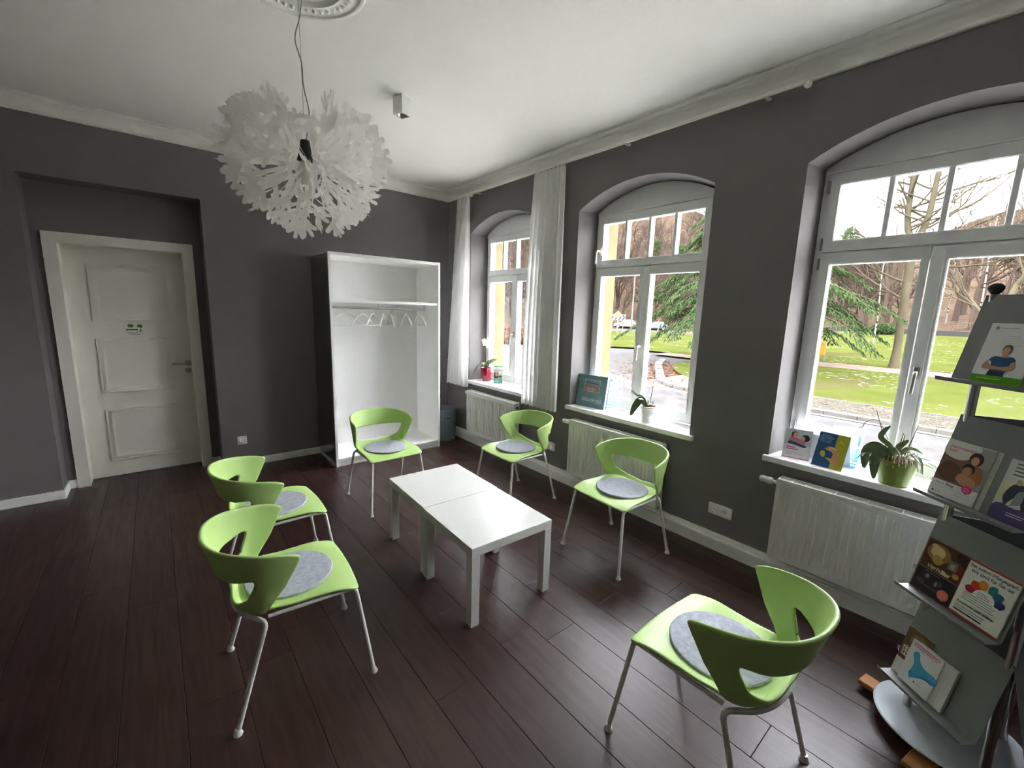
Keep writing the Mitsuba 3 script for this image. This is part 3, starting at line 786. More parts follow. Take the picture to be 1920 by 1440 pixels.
for k in range(6):
    a = k / 6 * 2 * math.pi + math.atan2(view[1], view[0]) + 0.33
    pts = [(0.05, 0.185), (0.075, 0.15), (0.105, 0.08), (0.118, 0.0), (0.105, -0.075), (0.06, -0.13), (0.02, -0.15)]
    c = curve([(p, q, 0) for p, q in pts], 30)[:, :2]
    wd = 0.011 + 0.010 * np.abs(np.linspace(-1, 1, len(c))) ** 2
    e = np.array([math.cos(a), math.sin(a), 0]); s_ = np.array([-math.sin(a), math.cos(a), 0])
    ctr = np.array([LX, LY, LZ]) + c[:, :1] * e + np.stack([0 * c[:, 0], 0 * c[:, 0], c[:, 1]], -1)
    v = np.vstack([ctr + s_ * wd[:, None], ctr - s_ * wd[:, None]])
    n_ = len(c)
    i = np.arange(n_ - 1)
    add('rib', trimesh.Trimesh(v, np.vstack([np.stack([i, i + 1, i + n_], 1), np.stack([i + 1, i + n_ + 1, i + n_], 1)]), process=False), 'lamp_sheet', lamp, smooth=True)
add('top_ring', lathe([(0.062, 0.178), (0.064, 0.192), (0.050, 0.192), (0.048, 0.178), (0.062, 0.178)], 28, (LX, LY, LZ)), 'lamp_sheet', lamp, smooth=40)

sp = thing('ceiling_spot', 'small square white ceiling spot right of the pendant lamp', 'ceiling spot')
mm = rotz(20, (1.457, 3.02, 0))
sq = frame2(-0.043, -0.043, 0.043, 0.043, 0.006)
add('housing', cat(moved(ext(sq, 0.115), M((0, 0, H - 0.1153))), box(-0.037, 0.037, -0.037, 0.037, H - 0.09, H - 0.086)), 'white_lacquer', sp, m=mm)
add('mounting_plate', box(-0.036, 0.036, -0.036, 0.036, H - 0.012, H - 0.0004), 'white_lacquer', sp, m=mm)
add('reflector', lathe([(0.034, H - 0.11), (0.02, H - 0.089), (0.0, H - 0.088)], 20), 'chrome', sp, smooth=40, m=mm, label='bright reflector')

# ------------------------------------------------------------------ printed matter
def place(kind, *a):
    if kind == 'R': return ext(sbox(*a), 0.00012)
    if kind == 'E':
        return ext(affinity.scale(Point(a[0], a[1]).buffer(1, 8), a[2], a[3]), 0.00012)
    if kind == 'P': return ext(Polygon(a[0]).buffer(0), 0.00012)
    if kind == 'S':                                            # smooth closed outline
        p = np.array(a[0]); c = curve([(x, y, 0) for x, y in np.vstack([p, p[:1]])], 40)[:, :2]
        return ext(Polygon(c).buffer(0), 0.00012)
    if kind == 'T':
        x, y, h, s = a[:4]
        t = meshkit.text_mesh(s, h, 0.00012, bold=len(a) > 4)
        wmax = a[5] if len(a) > 5 else None
        if wmax and t.bounds[1][0] > wmax: t.apply_scale([wmax / t.bounds[1][0], 1, 1])
        t.apply_translation((x, y, 0))
        return t
    if kind == 'I':                                            # slanted lettering
        t = place('T', *a)
        sh = np.eye(4); sh[0, 1] = 0.25
        t.apply_translation((-a[0], -a[1], 0)); t.apply_transform(sh); t.apply_translation((a[0], a[1], 0))
        return t

def prints(key, m, z, items):
    """Flat print: (part name, colour, shapes...) in the sheet's own plane, later ones on top."""
    for i, (nm, col, *shapes) in enumerate(items):
        gs = [place(*s) for s in shapes]
        for g in ([cat(gs)] if nm == 'lettering' else gs):
            g.apply_translation((0, 0, z + 0.00013 * (i + 1)))
            add(nm, moved(g, m), ink(col), key)

def text_lines(x, y, w, n, gap, h, seed=1):
    r = random.Random(seed)
    return [('R', x, y - i * gap, x + w * r.uniform(0.7, 1), y - i * gap + h) for i in range(n)]

# ------------------------------------------------------------------ things on the window sills
def blade(pts, width, normal, thick=0.0016, n=22, cup=0.25):
    """A leaf: centre line, largest width, the side its face looks to; closed and slightly cupped."""
    c = curve(pts, n)
    n = len(c)
    t = np.gradient(c, axis=0); t /= np.linalg.norm(t, axis=1, keepdims=True)
    nn = np.asarray(normal, float)[None] - t * (t @ np.asarray(normal, float))[:, None]
    nn /= np.linalg.norm(nn, axis=1, keepdims=True)
    s = np.cross(t, nn)
    k = np.linspace(0, 1, n)
    w = width / 2 * (np.sin(np.pi * np.clip(k * 0.93 + 0.05, 0, 1)) ** 0.6)
    rows = []
    for q in (-1, -0.5, 0, 0.5, 1):
        rows.append(c + s * (w * q)[:, None] + nn * (cup * w * q * q)[:, None])
    R = np.stack(rows, 1)                                        # n x 5 x 3
    top, bot = R + nn[:, None] * thick / 2, R - nn[:, None] * thick / 2
    v = np.vstack([top.reshape(-1, 3), bot.reshape(-1, 3)])
    f, N = [], n * 5
    for i in range(n - 1):
        for j in range(4):
            a, b_, d_, e = i * 5 + j, i * 5 + j + 1, i * 5 + j + 5, i * 5 + j + 6
            f += [(a, b_, e), (a, e, d_), (N + a, N + e, N + b_), (N + a, N + d_, N + e)]
        for j in (0, 4):
            a, d_ = i * 5 + j, i * 5 + j + 5
            f += [(a, d_, N + d_), (a, N + d_, N + a)] if j == 0 else [(a, N + d_, d_), (a, N + a, N + d_)]
    return trimesh.Trimesh(v, np.array(f), process=False)

def local(c, top):
    """Maps (right, up, towards the room) in metres, from the middle of a pot's rim, to the world."""
    d_ = np.array([c[0], c[1], 0.0]); d_ /= np.linalg.norm(d_)
    r_v = np.array([d_[1], -d_[0], 0.0])
    return lambda r, u, o=0.0: np.array([c[0], c[1], top]) + r_v * r + np.array([0, 0, u]) - d_ * o

mat('stem_dark', '4b3a3a', 0.6)
mat('root_grey', '8d8a7c', 0.8)
def bark_tex(p, n, uv):
    return mix(lin('4a3322'), lin('8a6a4c'), fbm(p.x * 150, p.y * 150, p.z * 150))
matte('bark_chips', None, proc(bark_tex))
def chips(c, r, z, seed, n=46):
    q = np.random.default_rng(seed)
    out = [lathe([(0.0, z - 0.012), (r, z - 0.012), (r * 0.9, z - 0.004), (0.0, z)], 20, (c[0], c[1], 0))]
    for _ in range(n):
        a, d_ = q.uniform(0, 6.28), r * 0.9 * math.sqrt(q.uniform())
        bx = box(-0.010, 0.010, -0.006, 0.006, -0.004, 0.004, 0.001)
        bx.apply_transform(trimesh.transformations.euler_matrix(*q.uniform(-0.7, 0.7, 2), q.uniform(0, 6)))
        bx.apply_translation((c[0] + d_ * math.cos(a), c[1] + d_ * math.sin(a), z + q.uniform(0, 0.008)))
        out.append(bx)
    return cat(out)

# orchid in a red pot
c1 = (3.115, 4.215)
o = thing('potted_orchid', 'white flowering orchid in a red pot on the farthest window sill', 'potted plant')
add('pot', lathe([(0.0, 0.0), (0.043, 0.0), (0.046, 0.004), (0.072, 0.163), (0.073, 0.168), (0.068, 0.168), (0.060, 0.13), (0.0, 0.13)], 9, (c1[0], c1[1], SILL + 0.0003)), mat('pot_red', '7a1022', 0.18, 0.6), o, label='faceted dark red pot')
L = local(c1, SILL + 0.165)
add('soil', chips(c1, 0.055, SILL + 0.148, 1, 26), 'bark_chips', o)
for pts, wd, nr in (([L(0, -0.02), L(-0.04, 0.05), L(-0.10, 0.02), L(-0.165, -0.09)], 0.055, (-0.4, 0, 0.8)), ([L(0, -0.02), L(0.02, 0.05), L(0.07, 0.085), L(0.125, 0.10)], 0.06, (-0.6, -0.4, 0.5)),
                    ([L(0, -0.02), L(-0.01, 0.04, 0.03), L(-0.03, 0.06, 0.08)], 0.045, (0, 0, 1)), ([L(0, -0.02), L(0.02, 0.06, -0.02), L(0.06, 0.07, -0.05)], 0.045, (0, 0, 1))):
    add('leaf', blade(pts, wd, nr), 'orchid_leaf', o, smooth=True)
st1 = curve([L(-0.01, 0.0), L(-0.022, 0.12), L(-0.02, 0.26), L(0.0, 0.335), L(0.03, 0.36)], 24)
st2 = curve([L(0.012, 0.0), L(0.03, 0.12), L(0.07, 0.23), L(0.085, 0.36)], 24)
add('stem', tube(st1, 0.003, 6), 'stem_dark', o, smooth=60); add('stem', tube(st2, 0.0028, 6), 'stem_dark', o, smooth=60)
def flower(c, face, size):
    face = np.array(face, float); face /= np.linalg.norm(face)
    a = np.cross(face, [0, 0, 1.0]); a /= np.linalg.norm(a); b_ = np.cross(a, face)
    g = []
    for k, (ang, w_) in enumerate([(0, 0.62), (72, 0.95), (144, 0.55), (216, 0.55), (288, 0.95)]):
        t = math.radians(ang); d_ = b_ * math.cos(t) + a * math.sin(t)
        g.append(blade([c, c + d_ * size * 0.5 + face * 0.004, c + d_ * size + face * 0.001], size * w_, face, 0.0008, 8, 0.1))
    return cat(g)
for r_o, u, sz in ((-0.03, 0.33, 0.036), (0.018, 0.315, 0.038), (0.035, 0.355, 0.036), (0.012, 0.27, 0.03), (-0.025, 0.295, 0.032), (0.05, 0.325, 0.032)):
    k = add('flower', flower(L(r_o, u, 0.01), (-0.6, -0.75, 0.05), sz), 'petal', o, smooth=True, label='white orchid blossom')
    add('lip', trimesh.creation.icosphere(1, 0.005).apply_translation(L(r_o, u - 0.003, 0.017)), ink('d9c070'), k, smooth=True)

# orchid in a white ribbed pot
c2 = (3.045, 1.885)
o = thing('potted_orchid', 'withered orchid in a white ribbed pot on the middle window sill', 'potted plant')
rp = [(0.0, 0.0), (0.044, 0.0)]
for k in range(9):
    z = 0.006 + k * 0.0125; r0 = 0.045 + 0.014 * z / 0.13
    rp += [(r0 + 0.0022, z + 0.002), (r0 + 0.0028, z + 0.006), (r0 + 0.0022, z + 0.010), (r0 + 0.0004, z + 0.0118)]
rp += [(0.061, 0.121), (0.065, 0.123), (0.066, 0.134), (0.062, 0.136), (0.059, 0.13), (0.056, 0.11), (0.0, 0.11)]
add('pot', lathe(rp, 36, (c2[0], c2[1], SILL + 0.0003)), 'white_lacquer', o, smooth=35, label='white ribbed pot')
add('bark_chips', chips(c2, 0.056, SILL + 0.122, 2), 'bark_chips', o)
L = local(c2, SILL + 0.134)
for pts, wd, nr in (([L(-0.01, -0.01), L(-0.06, 0.045, 0.02), L(-0.10, 0.0, 0.03), L(-0.135, -0.085, 0.03)], 0.058, (-1, -0.4, 0.3)), ([L(-0.01, -0.01), L(-0.05, 0.06), L(-0.10, 0.075), L(-0.15, 0.12)], 0.035, (-0.5, -0.5, 0.7)),
                    ([L(-0.01, 0.0), L(-0.04, 0.05, 0.03), L(-0.08, 0.06, 0.05)], 0.034, (-0.5, 0, 1)), ([L(0, 0), L(-0.03, 0.045, -0.03), L(-0.07, 0.05, -0.05)], 0.032, (0, 0, 1))):
    add('leaf', blade(pts, wd, nr), 'orchid_leaf', o, smooth=True)
add('stick', tube([L(0.005, -0.01), L(0.022, 0.16), L(0.03, 0.30)], [0.0024, 0.0022, 0.0016], 6), 'stem_dark', o)
q = np.random.default_rng(5)
for k in range(9):
    a, u = q.uniform(-0.05, 0.055), q.uniform(0.015, 0.05)
    add('root', tube(curve([L(a * 0.4, -0.01, q.uniform(-0.03, 0.03)), L(a, u, q.uniform(-0.03, 0.04)), L(a * 1.4 + 0.02 * q.uniform(-1, 1), u * 0.4, q.uniform(-0.02, 0.05))], 12), 0.0022, 5), 'root_grey', o, smooth=60)

# orchid in a green pot
c3 = (3.018, 0.345)
o = thing('potted_orchid', 'withered orchid with grey roots in a green pot on the nearest window sill', 'potted plant')
add('pot', lathe([(0.0, 0.0), (0.060, 0.0), (0.064, 0.004), (0.080, 0.118), (0.085, 0.120), (0.0875, 0.134), (0.085, 0.138), (0.080, 0.136), (0.077, 0.115), (0.0, 0.112)], 48, (c3[0], c3[1], SILL + 0.0003)), mat('pot_green', '7d8e3e', 0.3, 0.5), o, smooth=35, label='apple green pot')
add('bark_chips', chips(c3, 0.076, SILL + 0.124, 3, 60), 'bark_chips', o)
L = local(c3, SILL + 0.136)
for pts, wd, nr in (([L(-0.03, 0.0, 0.02), L(-0.085, 0.055, 0.03), L(-0.125, 0.02, 0.03), L(-0.128, -0.075, 0.03)], 0.058, (-1, 0.2, 0.2)), ([L(-0.03, 0.0, 0.03), L(-0.06, 0.05, 0.06), L(-0.085, 0.0, 0.07), L(-0.08, -0.115, 0.06)], 0.055, (-1, 0, 0.2)),
                    ([L(-0.02, 0.02), L(0.0, 0.075), L(0.03, 0.115)], 0.028, (-1, 0, 0.1)), ([L(0.0, 0.03, 0.02), L(0.04, 0.07, 0.03), L(0.09, 0.06, 0.02)], 0.036, (-0.6, 0, 0.8)),
                    ([L(-0.02, 0.02, 0.02), L(-0.035, 0.07, 0.02), L(-0.078, 0.11, 0.02), L(-0.07, 0.15, 0.02), L(-0.05, 0.18, 0.02)], 0.028, (-1, 0.3, 0)), ([L(0.03, 0.03), L(0.08, 0.025, 0.02), L(0.105, -0.05, 0.01)], 0.03, (-0.4, -0.8, 0.4))):
    add('leaf', blade(pts, wd, nr), 'orchid_leaf', o, smooth=True)
for a, b_ in (((-0.035, 0.0), (-0.118, 0.25)), ((0.018, -0.01), (0.056, 0.205)), ((-0.01, 0.0), (0.005, 0.15)), ((0.0, 0.0), (0.012, 0.14))):
    add('stick', tube([L(*a), L((a[0] + b_[0]) / 2 + 0.002, (a[1] + b_[1]) / 2), L(*b_)], [0.0026, 0.0023, 0.0015], 6), 'stem_dark', o)
add('stem', tube(curve([L(-0.05, 0.10, 0.01), L(-0.10, 0.195, 0.01), L(-0.15, 0.185, 0.01), L(-0.165, 0.15, 0.01), L(-0.18, 0.145, 0.01)], 26), 0.0017, 6), 'root_grey', o, smooth=60)
for k in range(26):
    a = q.uniform(-0.08, 0.09); u = q.uniform(0.01, 0.07); e = a * 1.5 + q.uniform(-0.04, 0.05)
    add('root', tube(curve([L(a * 0.5, -0.015, q.uniform(-0.05, 0.05)), L(a, u, q.uniform(-0.05, 0.06)), L(e, u * q.uniform(0.0, 1.0), q.uniform(-0.05, 0.08)), L(e * 1.12, u * 0.3 - q.uniform(0, 0.05), 0.085 + q.uniform(0.0, 0.02))], 16), q.uniform(0.0016, 0.0026), 5), 'root_grey', o, smooth=60)

def lean(p, ex, tilt, lift=0.0):
    """Sheet frame standing on p: ex to the right along its foot, leaning back by tilt degrees."""
    ex = np.array([ex[0], ex[1], 0.0]); ex /= np.linalg.norm(ex)
    nb = np.cross([0, 0, 1.0], ex)                     # away from the viewer
    t = math.radians(tilt)
    return M((p[0], p[1], SILL + 0.0006 + lift), ex, np.array([0, 0, math.cos(t)]) + nb * math.sin(t))

def sheet(w_, h_, t=0.0012, r=0.001):
    return ext(rrect(0, 0, w_, h_, r), t)

# leaflet beside the red pot
m = lean((3.085, 4.025), (0.62, -0.60), 8)
lf = thing('leaflet', 'narrow teal leaflet standing beside the red pot on the farthest sill', 'leaflet')
add('sheet', moved(sheet(0.105, 0.21, 0.002), m), ink('6fa59a'), lf)
prints(lf, m, 0.002, [('picture', 'b9c2b4', ('R', 0.004, 0.062, 0.101, 0.166)), ('picture', '4a4234', ('R', 0.004, 0.062, 0.055, 0.13)), ('picture', 'e3ded2', ('E', 0.075, 0.13, 0.02, 0.022)), ('picture', 'b08a6e', ('E', 0.034, 0.108, 0.018, 0.024)), ('picture', '48605e', ('E', 0.078, 0.082, 0.02, 0.016)), ('lettering', 'dfe9e4', *text_lines(0.012, 0.19, 0.07, 2, 0.012, 0.004), *text_lines(0.012, 0.04, 0.075, 3, 0.011, 0.003))])
add('back_flap', moved(sheet(0.105, 0.2, 0.0008), lean((3.085 + 0.035, 4.025 + 0.037), (0.62, -0.60), -10)), ink('e8e8e2'), lf)

# photo album
exb = (0.10, -0.995)
m = lean((3.045, 2.672), exb, 9)
al = thing('photo_album', 'large teal photo album leaning in the left corner of the middle window', 'album')
def cloth_tex(p, n, uv):
    return mix(lin('607c86'), lin('809ea8'), fbm(p.x * 40, p.y * 40, p.z * 40))
mat('album_cloth', None, 0.6, 0.3, tex=proc(cloth_tex))
add('cover', moved(cat(box(0, 0.315, 0, 0.30, 0.0, 0.0035, 0.001), box(0, 0.315, 0, 0.30, -0.042, -0.0385, 0.001), box(0, 0.004, 0, 0.30, -0.0385, 0.0)), m), 'album_cloth', al)
add('page_block', moved(cat(*[box(0.005, 0.309, 0.004, 0.296, -0.0375 + k * 0.0093, -0.0375 + k * 0.0093 + 0.0085, 0.001) for k in range(4)]), m), ink('e6e6e2'), al)
prints(al, m, 0.0035, [('frame', 'c9c6c0', ('R', 0.075, 0.145, 0.245, 0.26)), ('picture', '8a97a6', ('R', 0.08, 0.15, 0.24, 0.255)), ('picture', '66788c', ('P', [(0.08, 0.225), (0.24, 0.212), (0.24, 0.226), (0.08, 0.24)])), ('picture', '9b8378', ('P', [(0.08, 0.15), (0.24, 0.15), (0.24, 0.20), (0.15, 0.214), (0.08, 0.206)])), ('picture', 'b9a296', ('P', [(0.09, 0.158), (0.22, 0.16), (0.18, 0.18), (0.1, 0.186)])),
                       ('lettering', 'dfe4e4', ('I', 0.06, 0.052, 0.036, 'Moments')), ('lettering', '88a5ad', *[('P', [(0.2 + k * 0.02, 0.03), (0.203 + k * 0.02, 0.03), (0.24 + k * 0.02, 0.125 - k * 0.01), (0.237 + k * 0.02, 0.125 - k * 0.01)]) for k in range(3)])])

# two cards on the nearest sill
def person(x, y, s, hair, skin, top, extra=()):
    """A small printed figure: hair, face, shoulders."""
    return [('picture', top, ('S', [(x - 0.9 * s, y - 2.4 * s), (x - 0.85 * s, y - 1.3 * s), (x, y - 0.85 * s), (x + 0.85 * s, y - 1.3 * s), (x + 0.9 * s, y - 2.4 * s)])),
            ('picture', hair, ('E', x, y + 0.12 * s, 0.62 * s, 0.75 * s)), ('picture', skin, ('E', x, y - 0.08 * s, 0.46 * s, 0.58 * s))]

m = lean((3.02, 0.888), (0.2, -0.98), 14)
cd = thing('info_card', 'white card with a hugging couple at the left end of the nearest sill', 'card')
add('sheet', moved(sheet(0.145, 0.185, 0.002), m), ink('dcd9de'), cd)
prints(cd, m, 0.002, [('picture', 'c2c6cc', ('R', 0.004, 0.085, 0.141, 0.181)), ('picture', '4a4e62', ('S', [(0.02, 0.09), (0.03, 0.108), (0.075, 0.10), (0.12, 0.085), (0.105, 0.075), (0.06, 0.084)])),
       ('picture', '5b3a34', ('E', 0.052, 0.15, 0.018, 0.021)), ('picture', 'c97f94', ('S', [(0.025, 0.105), (0.032, 0.138), (0.055, 0.132), (0.08, 0.125), (0.112, 0.12), (0.108, 0.095), (0.06, 0.108)])), ('picture', 'd9b09c', ('E', 0.058, 0.147, 0.013, 0.017)),
       ('picture', '3a2f30', ('E', 0.112, 0.135, 0.021, 0.021)), ('picture', 'd2a690', ('E', 0.098, 0.13, 0.011, 0.014)),
       ('lettering', 'cf3d6c', *text_lines(0.018, 0.066, 0.06, 1, 0.01, 0.0055), *text_lines(0.018, 0.054, 0.085, 1, 0.01, 0.0055)), ('lettering', 'b7acb2', *text_lines(0.018, 0.036, 0.1, 3, 0.007, 0.002)), ('lettering', 'cf3d6c', ('R', 0.0, 0.0, 0.145, 0.004))])
add('back_flap', moved(sheet(0.145, 0.17, 0.0008), lean((3.105, 0.871), (0.2, -0.98), -14)), ink('e9e9ea'), cd)

m = lean((3.003, 0.722), (-0.12, -0.99), 20)
cd = thing('info_card', 'blue and yellow tent card with a hand on the nearest sill', 'card')
add('sheet', moved(sheet(0.155, 0.21, 0.002), m), ink('33567f'), cd)
prints(cd, m, 0.002, [('picture', 'a8a82e', ('R', 0.092, 0.0, 0.155, 0.21)), ('picture', '2f5486', ('P', [(0.06, 0.0), (0.092, 0.0), (0.092, 0.02)])), ('picture', 'b8b83e', ('S', [(0.032, 0.07), (0.028, 0.085), (0.038, 0.098), (0.052, 0.092), (0.055, 0.07), (0.045, 0.058)])),
       ('picture', 'c49a62', ('S', [(0.045, 0.118), (0.07, 0.122), (0.1, 0.112), (0.125, 0.085), (0.135, 0.02), (0.115, 0.012), (0.09, 0.04), (0.07, 0.052), (0.062, 0.062), (0.09, 0.062), (0.096, 0.082), (0.082, 0.1), (0.05, 0.108)])), ('picture', 'd9b57c', ('S', [(0.05, 0.126), (0.08, 0.13), (0.105, 0.12), (0.1, 0.114), (0.07, 0.121)]), ('S', [(0.04, 0.112), (0.066, 0.114), (0.086, 0.104), (0.06, 0.107)])),
       ('picture', '2d4f8f', ('E', 0.074, 0.082, 0.014, 0.018)), ('lettering', '86a3c4', *text_lines(0.012, 0.192, 0.07, 6, 0.0085, 0.003)), ('lettering', 'e4e0b4', ('S', [(0.112, 0.19), (0.118, 0.17), (0.135, 0.155), (0.138, 0.15), (0.13, 0.156), (0.114, 0.168)]))])
add('back_flap', moved(sheet(0.155, 0.2, 0.0012), lean((3.003 + 0.145, 0.722 - 0.012), (-0.12, -0.99), -20)), ink('e2e6ea'), cd)

ah = thing('acrylic_holder', 'clear bluish acrylic leaflet holder between the tent card and the green pot', 'holder')
m = lean((3.155, 0.655), (0, -1), 6)
add('back_plate', moved(sheet(0.12, 0.19, 0.003), m), 'acrylic', ah)
add('foot', box(3.09, 3.154, 0.536, 0.562, SILL + 0.0004, SILL + 0.0034), 'acrylic', ah)

# ------------------------------------------------------------------ brochure stand
SD = np.array([math.cos(math.radians(52)), math.sin(math.radians(52)), 0.0])
SN = np.array([-SD[1], SD[0], 0.0])
SC = np.array([2.2, 0.185, 0]) - 0.16 * SD - 0.21 * SN
mat('stand_grey', '7f8180', 0.45, 0.4)
mat('disc_grey', 'b9bfc6', 0.28, 0.5)
def oak_tex(p, n, uv):
    return mix(lin('9a6136'), lin('c98f5a'), fbm(p.x * 14 + p.y * 40, p.y * 22, p.z * 60))
mat('stand_wood', None, 0.4, 0.4, tex=proc(oak_tex))
st = thing('brochure_stand', 'three sided grey metal brochure stand on a round foot at the right edge', 'brochure stand')
m0 = M(SC, SD, SN)
TIER = [1.44, 1.005, 0.61, 0.22]
def face(k):
    a = math.radians(-120 * k)
    return m0 @ M((0, 0, 0), (math.cos(a), math.sin(a), 0), (-math.sin(a), math.cos(a), 0))
def panel_frame(k, z):
    """Sheet frame of a tier: origin at its lower corner left of the viewer, x to the right, y up the slope, z out."""
    return face(k) @ M((0.16, 0.16, z), (-1, 0, 0), (0, -0.07, 0.305))
for k in range(3):
    for z in TIER:
        pf = panel_frame(k, z)
        pn = add('panel', moved(cat(box(0, 0.32, 0, 0.3129, -0.0016, 0.0), ), pf), 'stand_grey', st)
        tr = [(0.0, 0.0005), (0.058, 0.0005), (0.062, 0.014), (0.0605, 0.0145), (0.0565, 0.002), (0.0, 0.002)]
        t_ = ext(Polygon(tr), 0.32)
        # profile (out, up) along the panel's width, in the face's own frame
        t_.apply_transform(face(k) @ np.array([[0, 0, -1, 0.16], [1, 0, 0, 0.16], [0, 1, 0, z - 0.002], [0, 0, 0, 1.0]]))
        t_.invert()
        add('tray', t_, 'stand_grey', pn)
for k in range(3):
    a = math.radians(30 + 120 * k)
    p = m0 @ np.array([0.163 * math.cos(a), 0.163 * math.sin(a), 0, 1])
    add('pole', lathe([(0, 0.06), (0.0145, 0.06), (0.0145, 1.748), (0, 1.748)], 20, (p[0], p[1], 0)), 'chrome', st, smooth=30)
    kn = add('knob', lathe([(0, 1.748), (0.010, 1.748), (0.016, 1.755), (0.0215, 1.766), (0.02, 1.777), (0.012, 1.785), (0, 1.787)], 20, (p[0], p[1], 0)), 'dark_plastic', st, smooth=40, label='dark round knob')
add('foot_disc', lathe([(0, 0.050), (0.21, 0.050), (0.224, 0.0525), (0.226, 0.056), (0.222, 0.060), (0.12, 0.063), (0.0, 0.066)], 64, (SC[0] + 0.018, SC[1] + 0.04, 0)), 'disc_grey', st, smooth=30, label='pale round metal foot')
for ang, z in ((78, 0.0245), (168, 0.002)):
    a = math.radians(ang)
    add('wooden_foot', moved(box(-0.285, 0.285, -0.036, 0.036, z, z + 0.022, 0.003), M((SC[0] + 0.018, SC[1] + 0.04, 0), (math.cos(a), math.sin(a), 0), (-math.sin(a), math.cos(a), 0))), 'stand_wood', st, label='orange brown wooden foot bar')

def brochure(label, tier, u, w_, h_, t, base, items, v=0.002, gap=0.0012, k=0, name='brochure', group='brochures on the stand'):
    m = panel_frame(k, TIER[tier]) @ M((u, v, gap))
    b_ = thing(name, label, 'brochure')
    add('sheet', moved(sheet(w_, h_, t), m), base if base in scene else ink(base), b_)
    prints(b_, m, t, items)
    return b_

brochure('white brochure with a woman above a green band, top tier of the stand', 0, 0.062, 0.148, 0.21, 0.004, 'e2e2e0', [
    ('picture', '56a016', ('R', 0, 0, 0.148, 0.03)), ('lettering', 'a8cf78', ('R', 0.02, 0.017, 0.09, 0.0195)),
    ('emblem', '9a9a98', ('E', 0.022, 0.193, 0.006, 0.006)), ('lettering', 'a5a5a3', ('R', 0.033, 0.192, 0.085, 0.1945)), ('lettering', 'c2c2c0', *text_lines(0.05, 0.165, 0.07, 5, 0.0075, 0.0015)),
    ('picture', '1d2b3f', ('P', [(0.045, 0.03), (0.096, 0.03), (0.094, 0.05), (0.05, 0.05)])),
    ('picture', '2c4f74', ('S', [(0.05, 0.046), (0.045, 0.075), (0.036, 0.083), (0.05, 0.097), (0.075, 0.094), (0.1, 0.097), (0.112, 0.084), (0.101, 0.075), (0.096, 0.046)])),
    ('picture', 'b98a72', ('S', [(0.034, 0.083), (0.022, 0.06), (0.034, 0.05), (0.07, 0.052), (0.1, 0.05), (0.118, 0.06), (0.111, 0.084), (0.104, 0.07), (0.08, 0.062), (0.046, 0.066)])),
    ('picture', '7d5a3f', ('E', 0.077, 0.121, 0.014, 0.0175)), ('picture', 'c79a80', ('E', 0.0755, 0.116, 0.0105, 0.014), ('P', [(0.07, 0.108), (0.082, 0.108), (0.084, 0.094), (0.067, 0.094)]))])
b2 = [('picture', '7a5a4c', ('R', 0, 0.055, 0.155, 0.175)), ('picture', '9c9c98', ('R', 0.108, 0.055, 0.155, 0.21)), ('picture', '5e3f33', ('S', [(0.0, 0.08), (0.04, 0.06), (0.08, 0.07), (0.07, 0.12), (0.02, 0.13)])), ('picture', '8b8f8a', ('R', 0.125, 0.085, 0.155, 0.14)),
      ('picture', 'd8d5d0', ('S', [(0.0, 0.21), (0.0, 0.165), (0.03, 0.147), (0.075, 0.15), (0.105, 0.18), (0.105, 0.21)])),
      ('lettering', 'c0394f', ('I', 0.012, 0.184, 0.0085, 'Eine einzigartige', 1, 0.085), ('I', 0.012, 0.17, 0.0085, 'Wahl', 1)),
      ('picture', '3f2823', ('E', 0.108, 0.165, 0.022, 0.024)), ('picture', 'a0643f', ('S', [(0.08, 0.085), (0.085, 0.13), (0.11, 0.145), (0.14, 0.13), (0.143, 0.08)])), ('picture', 'c79378', ('E', 0.107, 0.158, 0.013, 0.016)),
      ('picture', '2a1d1b', ('E', 0.098, 0.125, 0.02, 0.019)), ('picture', 'b27c5f', ('E', 0.096, 0.116, 0.015, 0.016)), ('picture', 'bd8468', ('S', [(0.07, 0.075), (0.075, 0.098), (0.1, 0.1), (0.13, 0.09), (0.135, 0.07), (0.1, 0.062)])),
      ('panel', 'd6d4d0', ('R', 0, 0, 0.155, 0.056)), ('lettering', 'b5b4b0', ('R', 0.014, 0.043, 0.045, 0.0475)), ('lettering', '2b2b30', ('T', 0.05, 0.042, 0.0095, 'Ring', 1)), ('lettering', 'b3b2ae', ('R', 0.012, 0.033, 0.14, 0.0345), ('R', 0.09, 0.02, 0.14, 0.0212)),
      ('emblem', '4a4a4a', ('E', 0.016, 0.012, 0.004, 0.004)), ('lettering', 'a9a8a6', ('R', 0.024, 0.010, 0.045, 0.0125)), ('emblem', 'cf2d70', ('E', 0.119, 0.052, 0.0165, 0.0145)), ('lettering', 'ef9cc0', *text_lines(0.108, 0.056, 0.022, 3, 0.006, 0.002))]
brochure('white brochure with a hugging couple and pink spot, second tier of the stand', 1, 0.006, 0.155, 0.213, 0.006, 'd9d7d2', b2)
brochure('edge of a white brochure sticking out behind the couple brochure on the second tier', 1, 0.022, 0.154, 0.212, 0.0008, 'cfcdc8', [('lettering', 'bdbbb6', ('R', 0.146, 0.02, 0.152, 0.19))], gap=0.0002)
